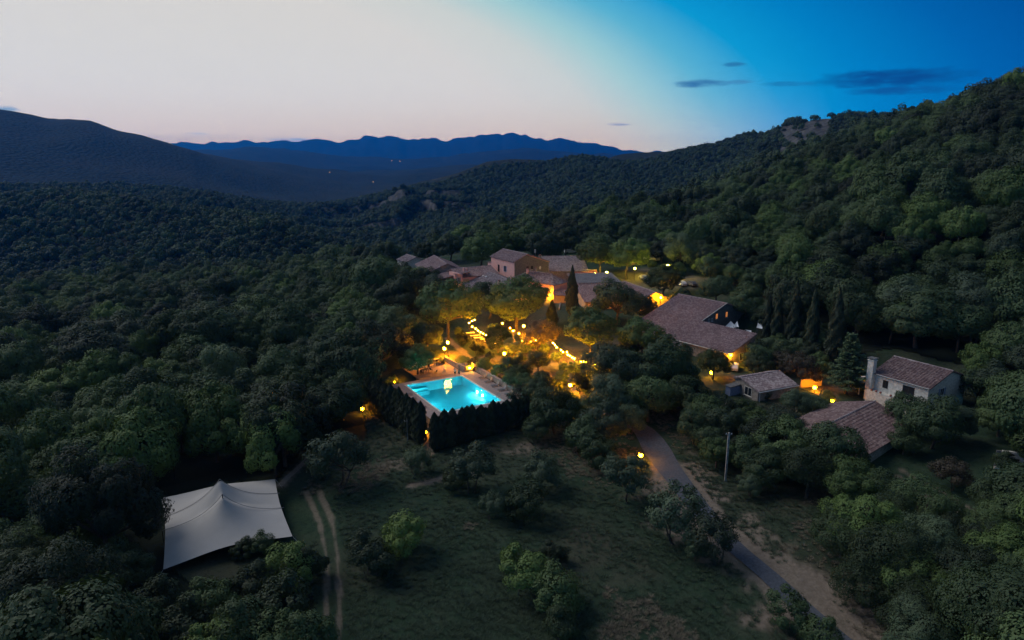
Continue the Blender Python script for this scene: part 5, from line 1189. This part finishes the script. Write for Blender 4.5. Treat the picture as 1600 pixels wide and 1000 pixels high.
    t = gable('ochre_annex', (12.9, 201.2), -10, 0, 4.8, 3.4, 2.6, 7.3, 6.5, 6.4, 3.5, 'ochre_render', 'tile_old', 'low ochre annex lit yellow beside the tall slender cypress', 'house'); window(t, 'f', 3.8, 1.7, .6, .6, -3.4, 'plain', 'dark_wood')
    t = gable('slate_house', (19.0, 200.5), 9, 0, 13.6, 11.5, 1.0, 9.2, 6.2, 9.0, 4, 'ochre_render', 'tile_old', 'house with a pale flat upper roof behind the slender cypress', 'house')
    MB().box(.3, 13.2, 1.05, 10, -1, 5.2).obj('rear_wall', 'stone_wall', t); tiles(t, (-.2, 11.0, 6.55), (14.2, 11.0, 6.55), (14.2, -.1, 5.4), (-.2, -.1, 5.4), 'tile_slate', 'upper_roof')
    window(t, 'f', 3.2, .6, 1.0, 1.3, -11.5, 'shutter'); window(t, 'f', 1.2, .5, .7, 1.1, -11.5, 'lit', 'dark_wood')
    t = gable('red_barn', (34.2, 205.5), -71, 0, 18.5, 6.2, 5.0, 9.2, 6.6, 6.8, 4, 'stone_wall', 'tile_old', 'reddish roofed barn between the dark trees and the long barn', 'barn')
    gable('back_barn', (10.0, 236.5), 5, 0, 14.5, 11, 4, 12.4, 9.0, 11, 4, 'stone_wall', 'tile_grey', 'long grey tiled roof at the back of the hamlet', 'barn')
    gable('rear_cottage', (20.8, 227), 8, 0, 7.5, 3.2, 3, 9.0, 8.0, 8.0, 4, 'pink_render', 'tile_red', 'small pink cottage just behind the pale flat roof', 'house')
    gable('far_cottage', (-40.5, 262), -60, 0, 9, 4, 4, 9.6, 8.0, 8.0, 3, 'pale_stone', 'tile_grey', 'pale cottage roof behind the far left barn', 'house')
    p = np.array([3.2, 208.3]) + 11.2 * np.array([math.cos(R(-40)), math.sin(R(-40))]) - .62 * np.array([-math.sin(R(-40)), math.cos(R(-40))])
    wall_lamp((p[0], p[1], 5.9), 'dazzling lamp on the front of the lamp lit house', 'wall_lamp_glow', .3)
    st = thing('stone_stairs', (15.6, 189.0, 1.6), 'broad stone stairs climbing to the lamp lit house', 'stairs', R(-6))
    for i in range(12): MB().box(-2.0, 2.0, i * .75, i * .75 + .9 if i < 11 else 11.5, -1.2, .21 * (i + 1)).obj('step', 'step_stone', st)
    for s in (-1, 1): MB().box(min(s * 2.03, s * 2.4), max(s * 2.03, s * 2.4), -.2, 11.5, -1.3, 2.9).obj('side_wall', 'stone_wall', st) if s > 0 else MB().box(-2.4, -2.03, -.2, 11.5, -1.3, 2.8).obj('side_wall', 'stone_wall', st)
hamlet()
p = GT(1001, 348); t = gable('hillside_house', (p[0], p[1]), -20, -4, 4, 3, 3, p[2] + 9.5, p[2] + 8, p[2] + 8, p[2], 'pale_stone', 'tile_slate', 'small pale roof half hidden in the trees of the hillside', 'house')
def carport():
    p = GT(1350, 612); t = thing('carport', p, 'flat white roofed shelter between the cedar and the chimney', 'carport', R(10))
    MB().box(-2.4, 2.2, -1.6, 1.8, 2.3, 2.5).obj('roof', 'white_paint', t); MB().box(-2.3, 2.1, 1.5, 1.7, -.5, 2.298).obj('rear_wall', 'white_paint', t)
    for x in (-2.2, -.2, 2.0): MB().box(x - .08, x + .08, -1.5, -1.34, -.5, 2.298).obj('post', 'white_paint', t)
    p = GT(1272, 609); t = thing('garden_wall', (p[0], p[1] + 1.6, p[2]), 'small rendered wall lit deep orange near the shed', 'wall', R(8)); MB().box(-2.2, 2.2, -.15, .15, -.5, 1.6).obj('wall_body', 'ochre_render', t); MB().box(-2.25, 2.25, -.2, .2, 1.603, 1.7).obj('wall_cap', 'tile_grey', t)
carport()
def ruin():
    p = GT(1574, 738); t = thing('ruined_wall', p, 'ruined square stone wall overgrown at the right edge', 'ruin', R(-22))
    rng = random.Random(4); sm = [MB().box(-.3, .3, -.2, .2, -.16, .16).mesh('stone', 'pale_stone')]
    for row in range(9):
        for i in range(5):
            if row > 6 and rng.random() < .4 or (2 < row < 6 and i in (1, 2, 3) and rng.random() < .6): continue
            link('stone', sm[0], t, (-1.4 + i * .66 + (row % 2) * .25, rng.uniform(-.04, .04), .15 + row * .33), rng.uniform(-.06, .06), (1.05, 1, 1.0))
    MB().box(-1.7, 1.6, .12, .3, -.5, 2.8).obj('core', 'dark_stone', t)
ruin()
# ------------------------------------------------------------------ tent
def tent():
    C = [G(252, 778, -1.3), G(430, 749, -1.3), G(457, 838, -2.3), G(255, 890, -2.5)]     # far left, far right, near right, near left
    c = sum(C) / 4; gz = H(c[0], c[1]); o = np.array([c[0], c[1], gz]); t = thing('stretch_tent', o, 'large white stretch tent with two peaks at the edge of the field', 'tent')
    q = [p - o for p in C]; pk = [G(343, 746, 3.0) - o, G(347, 769.5, 3.0) - o]
    def base(u, v): return (q[0] * (1 - u) + q[1] * u) * (1 - v) + (q[3] * (1 - u) + q[2] * u) * v
    def surf(P):
        z0 = 2.0; d = np.array([math.hypot(P[0] - k[0], P[1] - k[1]) for k in pk])
        h = max(4.6 * math.exp(-d[0] / 3.6), 4.6 * math.exp(-d[1] / 3.6)); a, b = pk[0], pk[1]; L2 = ((b - a)[:2] ** 2).sum(); s = max(0, min(1, ((P - a)[:2] * (b - a)[:2]).sum() / L2)); ds = math.hypot(*(P - a - s * (b - a))[:2])
        h = max(h, 4.6 * math.exp(-ds / 3.6) * (1 - .30 * 4 * s * (1 - s)))
        return np.array([P[0], P[1], P[2] + h - .3])
    n = 56; mb = MB()
    for i in range(n + 1):
        for j in range(n + 1):
            u, v = i / n, j / n
            uu = u + .025 * math.sin(math.pi * v) * (1 - 2 * u); vv = v + .025 * math.sin(math.pi * u) * (1 - 2 * v)
            mb.v.append(tuple(surf(base(uu, vv))))
    for i in range(n):
        for j in range(n): mb.f.append((i * (n + 1) + j, i * (n + 1) + j + 1, (i + 1) * (n + 1) + j + 1, (i + 1) * (n + 1) + j))
    mb.obj('canopy', 'tent_cloth', t, True)
    for k, e in ((0, (0, .34)), (0, (1, .30)), (1, (0, .52)), (1, (1, .56))):
        E = base(*e); pts = [surf(np.array([*(pk[k] * (1 - s) + E * s)[:2], (base(.5, .25)[2] * (1 - s) + E[2] * s)])) + np.array([0, 0, .04]) for s in np.linspace(0, 1, 22)]
        MB().tube(pts, .035, 5).obj('seam', 'tent_seam', t)
    for p in q + [base(.5, 0), base(.5, 1), base(0, .5), base(1, .5)]:
        s = surf(p); MB().tube([(s[0], s[1], -.3), (s[0], s[1], s[2] + .05)], .05, 6).obj('side_pole', 'dark_wood', t)
    for k in pk: s = surf(np.array([k[0], k[1], base(.5, .25)[2]])); MB().tube([(s[0], s[1], -.3), (s[0], s[1], s[2] - .05)], .07, 6).obj('centre_pole', 'dark_wood', t)
    for p in q:
        d = p / np.hypot(*p[:2]); s = surf(p); e = s + np.array([d[0], d[1], 0]) * 1.6; MB().tube([tuple(s), (e[0], e[1], -.1)], .02, 4).obj('guy_rope', 'white_paint', t)
tent()
# ------------------------------------------------------------------ poles, wire, cars
def pole(px, yb, yt, label, r=.14):
    b = GT(px, yb); d = ray(px + 1, yt); t_ = b[1] / d[1]; h = CAM_H + d[2] * t_ - b[2]
    t = thing('utility_pole', b, label, 'utility pole'); 
    MB().box(-r, r, -r * .7, r * .7, -.5, h).obj('shaft', 'concrete_pole', t)
    for i in range(5): MB().box(-r * .35, r * .35, -r * .7 - .015, -r * .7 + .02, .8 + i * h / 6, .8 + i * h / 6 + .7).obj('slot_shade', 'dark_stone', t)  # dark strips on the shaft face, shade of the slots put in as colour
    MB().box(-.5, .5, -.05, .05, h - .35, h - .25).obj('crossarm', 'grey_metal', t)
    for x in (-.4, .4): MB().tube([(x, 0, h - .25), (x, 0, h - .08)], .05, 6).obj('insulator', 'white_paint', t)
    return Vector((b[0], b[1], b[2] + h))
pa = pole(1133, 755, 676, 'pale utility pole on the bank above the tarmac road'); pb = pole(637, 690, 656, 'thin pole standing against the left pool hedge', .07)
pts = [pa.lerp(pb, s) - Vector((0, 0, 1.4 * 4 * s * (1 - s) + .1)) for s in np.linspace(0, 1, 24)]
w = MB().tube(pts, .014, 4).obj('power_line', 'black_metal'); tag(w, 'thin cable strung between the two poles across the field', 'cable')
def car(px, py, rz, mat, label, scale=1.0, van=False):
    p = GT(px, py); t = thing('camper_van' if van else 'parked_car', p, label, 'van' if van else 'car', rz, None if van else 'cars parked by the barns'); t.scale = (scale,) * 3
    if van: prof = [(-2.6, .45), (2.6, .45), (2.65, 1.0), (2.2, 1.35), (1.75, 2.2), (1.55, 2.75), (-2.5, 2.8), (-2.65, 2.6)]
    else: prof = [(-2.0, .35), (2.0, .35), (2.05, .7), (1.9, .9), (1.0, 1.0), (.45, 1.45), (-1.1, 1.5), (-1.85, 1.05), (-2.05, .9)]
    w = 1.0 if van else .85; m = MB(); n = len(prof); zm = 1.0
    for s in (-1, 1): m.v += [(x, s * w * (1 if z < zm + .05 else .86 if not van else .96), z) for x, z in prof]
    m.f = [tuple(range(n)), tuple(range(2 * n - 1, n - 1, -1))] + [(i, n + i, n + (i + 1) % n, (i + 1) % n) for i in range(n)]
    b = m.obj('body', mat, t)
    g = MB()
    for s in (-1, 1):
        y = s * (.752 if not van else .975)
        if van: g.poly([(x, y * 1.0, z) for x, z in ((.9, 1.6), (1.6, 1.6), (1.4, 2.2), (.9, 2.2))]); g.poly([(x, y * 1.0, z) for x, z in ((-1.8, 1.6), (-.2, 1.6), (-.2, 2.2), (-1.8, 2.2))])
        else: g.poly([(x, y, z) for x, z in ((.75, 1.07), (.38, 1.40), (-1.0, 1.43), (-1.55, 1.1))])
    if not van: g.poly([(1.02, -.66, 1.03), (1.02, .66, 1.03), (.50, .66, 1.44), (.50, -.66, 1.44)])
    else: g.poly([(2.2, -.85, 1.42), (2.2, .85, 1.42), (1.82, .85, 2.15), (1.82, -.85, 2.15)])
    g.obj('windows', 'window_glass', t)
    for x in ((-1.3, 1.3) if not van else (-1.7, 1.7)):
        for s in (-1, 1):
            q = MB(); seg = 12
            for yy in (s * (w - .18), s * (w + .03)): q.v += [(x + .34 * math.cos(a * 6.283 / seg), yy, .34 + .34 * math.sin(a * 6.283 / seg)) for a in range(seg)]
            q.f = [tuple(range(seg)), tuple(range(seg, 2 * seg))] + [(a, (a + 1) % seg, seg + (a + 1) % seg, seg + a) for a in range(seg)]; q.obj('wheel', 'tyre', t)
    for s in (-.6, .6): MB().box(1.98 if not van else 2.6, 2.08 if not van else 2.68, s - .15, s + .15, .68, .84).obj('headlight', 'white_paint', t)
car(1053, 443, 1.9, 'red_car', 'red car parked at the edge of the car park'); car(1064, 447, 1.9, 'white_car', 'white car right of the red car'); car(1080, 447, 1.9, 'grey_car', 'grey car at the right end of the car park')
car(1005, 437, 1.7, 'white_car', 'white car parked under the bright car park tree'); car(1147, 579, 1.2, 'white_car', 'white car below the lamp of the long barn'); car(1018, 408, 2.2, 'white_car', 'white camper van between the car park trees', 1.15, True); car(892, 396, .2, 'white_car', 'white van roof behind the long grey roof', 1.1, True)
for px, py, m, lab in ((515, 268, 'far_glow', 'tiny orange light on the far plain, the left one'), (583, 283, 'far_glow', 'orange farm light on the far plain above the ravine'), (612, 251, 'far_glow', 'pale village light at the foot of the blue mountains'), (625, 252, 'far_glow', 'second pale village light at the foot of the blue mountains')):
    d = ray(px, py); rr = 3000.0
    hd = math.hypot(d[0], d[1]); rs = np.geomspace(1500, 9500, 900); g = hz(d[0] / hd * rs, d[1] / hd * rs); zr = CAM_H + d[2] / hd * rs; ok = zr < g + 6; i = int(np.argmax(ok)) if ok.any() else 899
    s = rs[i] / 1067 * .45; tt = thing('village_light', (d[0] / hd * rs[i], d[1] / hd * rs[i], g[i]), lab, 'light', 0, 'lights far away on the plain')
    MB().ball((0, 0, s * 1.2), s, 8, 6).obj('lantern', m, tt, True); MB().tube([(0, 0, -3), (0, 0, s * .5)], s * .2, 5).obj('mast', 'black_metal', tt)

# ------------------------------------------------------------------ rough grass on the field
def rough_grass():
    rng = np.random.default_rng(55)
    x = rng.uniform(-32, 48, 42000); y = rng.uniform(46, 125, 42000); n = fbm(x / 6, y / 6, 4, 61)
    k = poly_in(x, y, OPEN) & (seg_dist(x, y, ROAD) > 2.8) & (n + rng.uniform(-.6, .6, len(x)) > .0)
    k &= np.hypot(x - POOL_C[0], y - POOL_C[1]) > 13.5
    for t in TRACKS + PATHS: k &= seg_dist(x, y, t) > .8
    k &= ~((np.abs((x + 37.5)) < 11) & (y < 94) & (y > 66))
    x, y = x[k], y[k]; z = hz(x, y); src = bpy.data.collections.new('grass_tufts')
    for j, mt in enumerate(('dry_grass', 'green_grass', 'dry_grass')):
        m = 26; a = rng.uniform(0, 6.28, m); r = rng.uniform(0, .28, m); l = rng.uniform(.18, .5, m); w = .03; P = np.zeros((m, 4, 3))
        b = np.stack([r * np.cos(a), r * np.sin(a), np.zeros(m)], 1); tip = b + np.stack([np.cos(a) * l * 1.1, np.sin(a) * l * 1.1, l * .7], 1); sd = np.stack([-np.sin(a), np.cos(a), np.zeros(m)], 1) * w
        P[:, 0] = b - sd; P[:, 1] = b + sd; P[:, 2] = tip + sd * .3; P[:, 3] = tip - sd * .3
        src.objects.link(bpy.data.objects.new(f'tuft_{j}', quads_mesh('tuft', P, [mt])))
    me = bpy.data.meshes.new('grass'); me.vertices.add(len(x)); me.vertices.foreach_set('co', np.stack([x, y, z], 1).reshape(-1).astype(np.float32))
    for nm, ty, v in (('size', 'FLOAT', rng.uniform(.4, 1.0, len(x)).astype(np.float32)), ('turn', 'FLOAT', rng.uniform(0, 6.28, len(x)).astype(np.float32)), ('tall', 'FLOAT', rng.uniform(.7, 1.2, len(x)).astype(np.float32)), ('which', 'INT', np.where(fbm(x / 14, y / 14, 3, 71) > .25, 0, 1).astype(np.int32))):
        me.attributes.new(nm, ty, 'POINT').data.foreach_set('value', v)
    o = link('grass', me); tag(o, 'rough dry grass tufts scattered over the field', 'grass', kind='stuff'); scatter_nodes(o, src); print('TUFTS', len(x))
rough_grass()
# ------------------------------------------------------------------ the air
def haze():
    m = bpy.data.materials.new('haze'); m.use_nodes = True; nt = m.node_tree
    for n in list(nt.nodes): nt.nodes.remove(n)
    out = nt.nodes.new('ShaderNodeOutputMaterial'); v = nt.nodes.new('ShaderNodeVolumePrincipled')
    v.inputs['Color'].default_value = HAZE_COL; v.inputs['Density'].default_value = HAZE_D; v.inputs['Anisotropy'].default_value = 0.45
    nt.links.new(v.outputs[0], out.inputs['Volume']); MATS['haze'] = m
    o = MB().box(-13000, 13000, -400, HAZE_END, LOWEST - 1.0, HAZE_TOP).obj('haze', 'haze'); tag(o, 'thin blue evening haze over the whole valley', 'haze', kind='stuff')
if HAZE_D: haze()
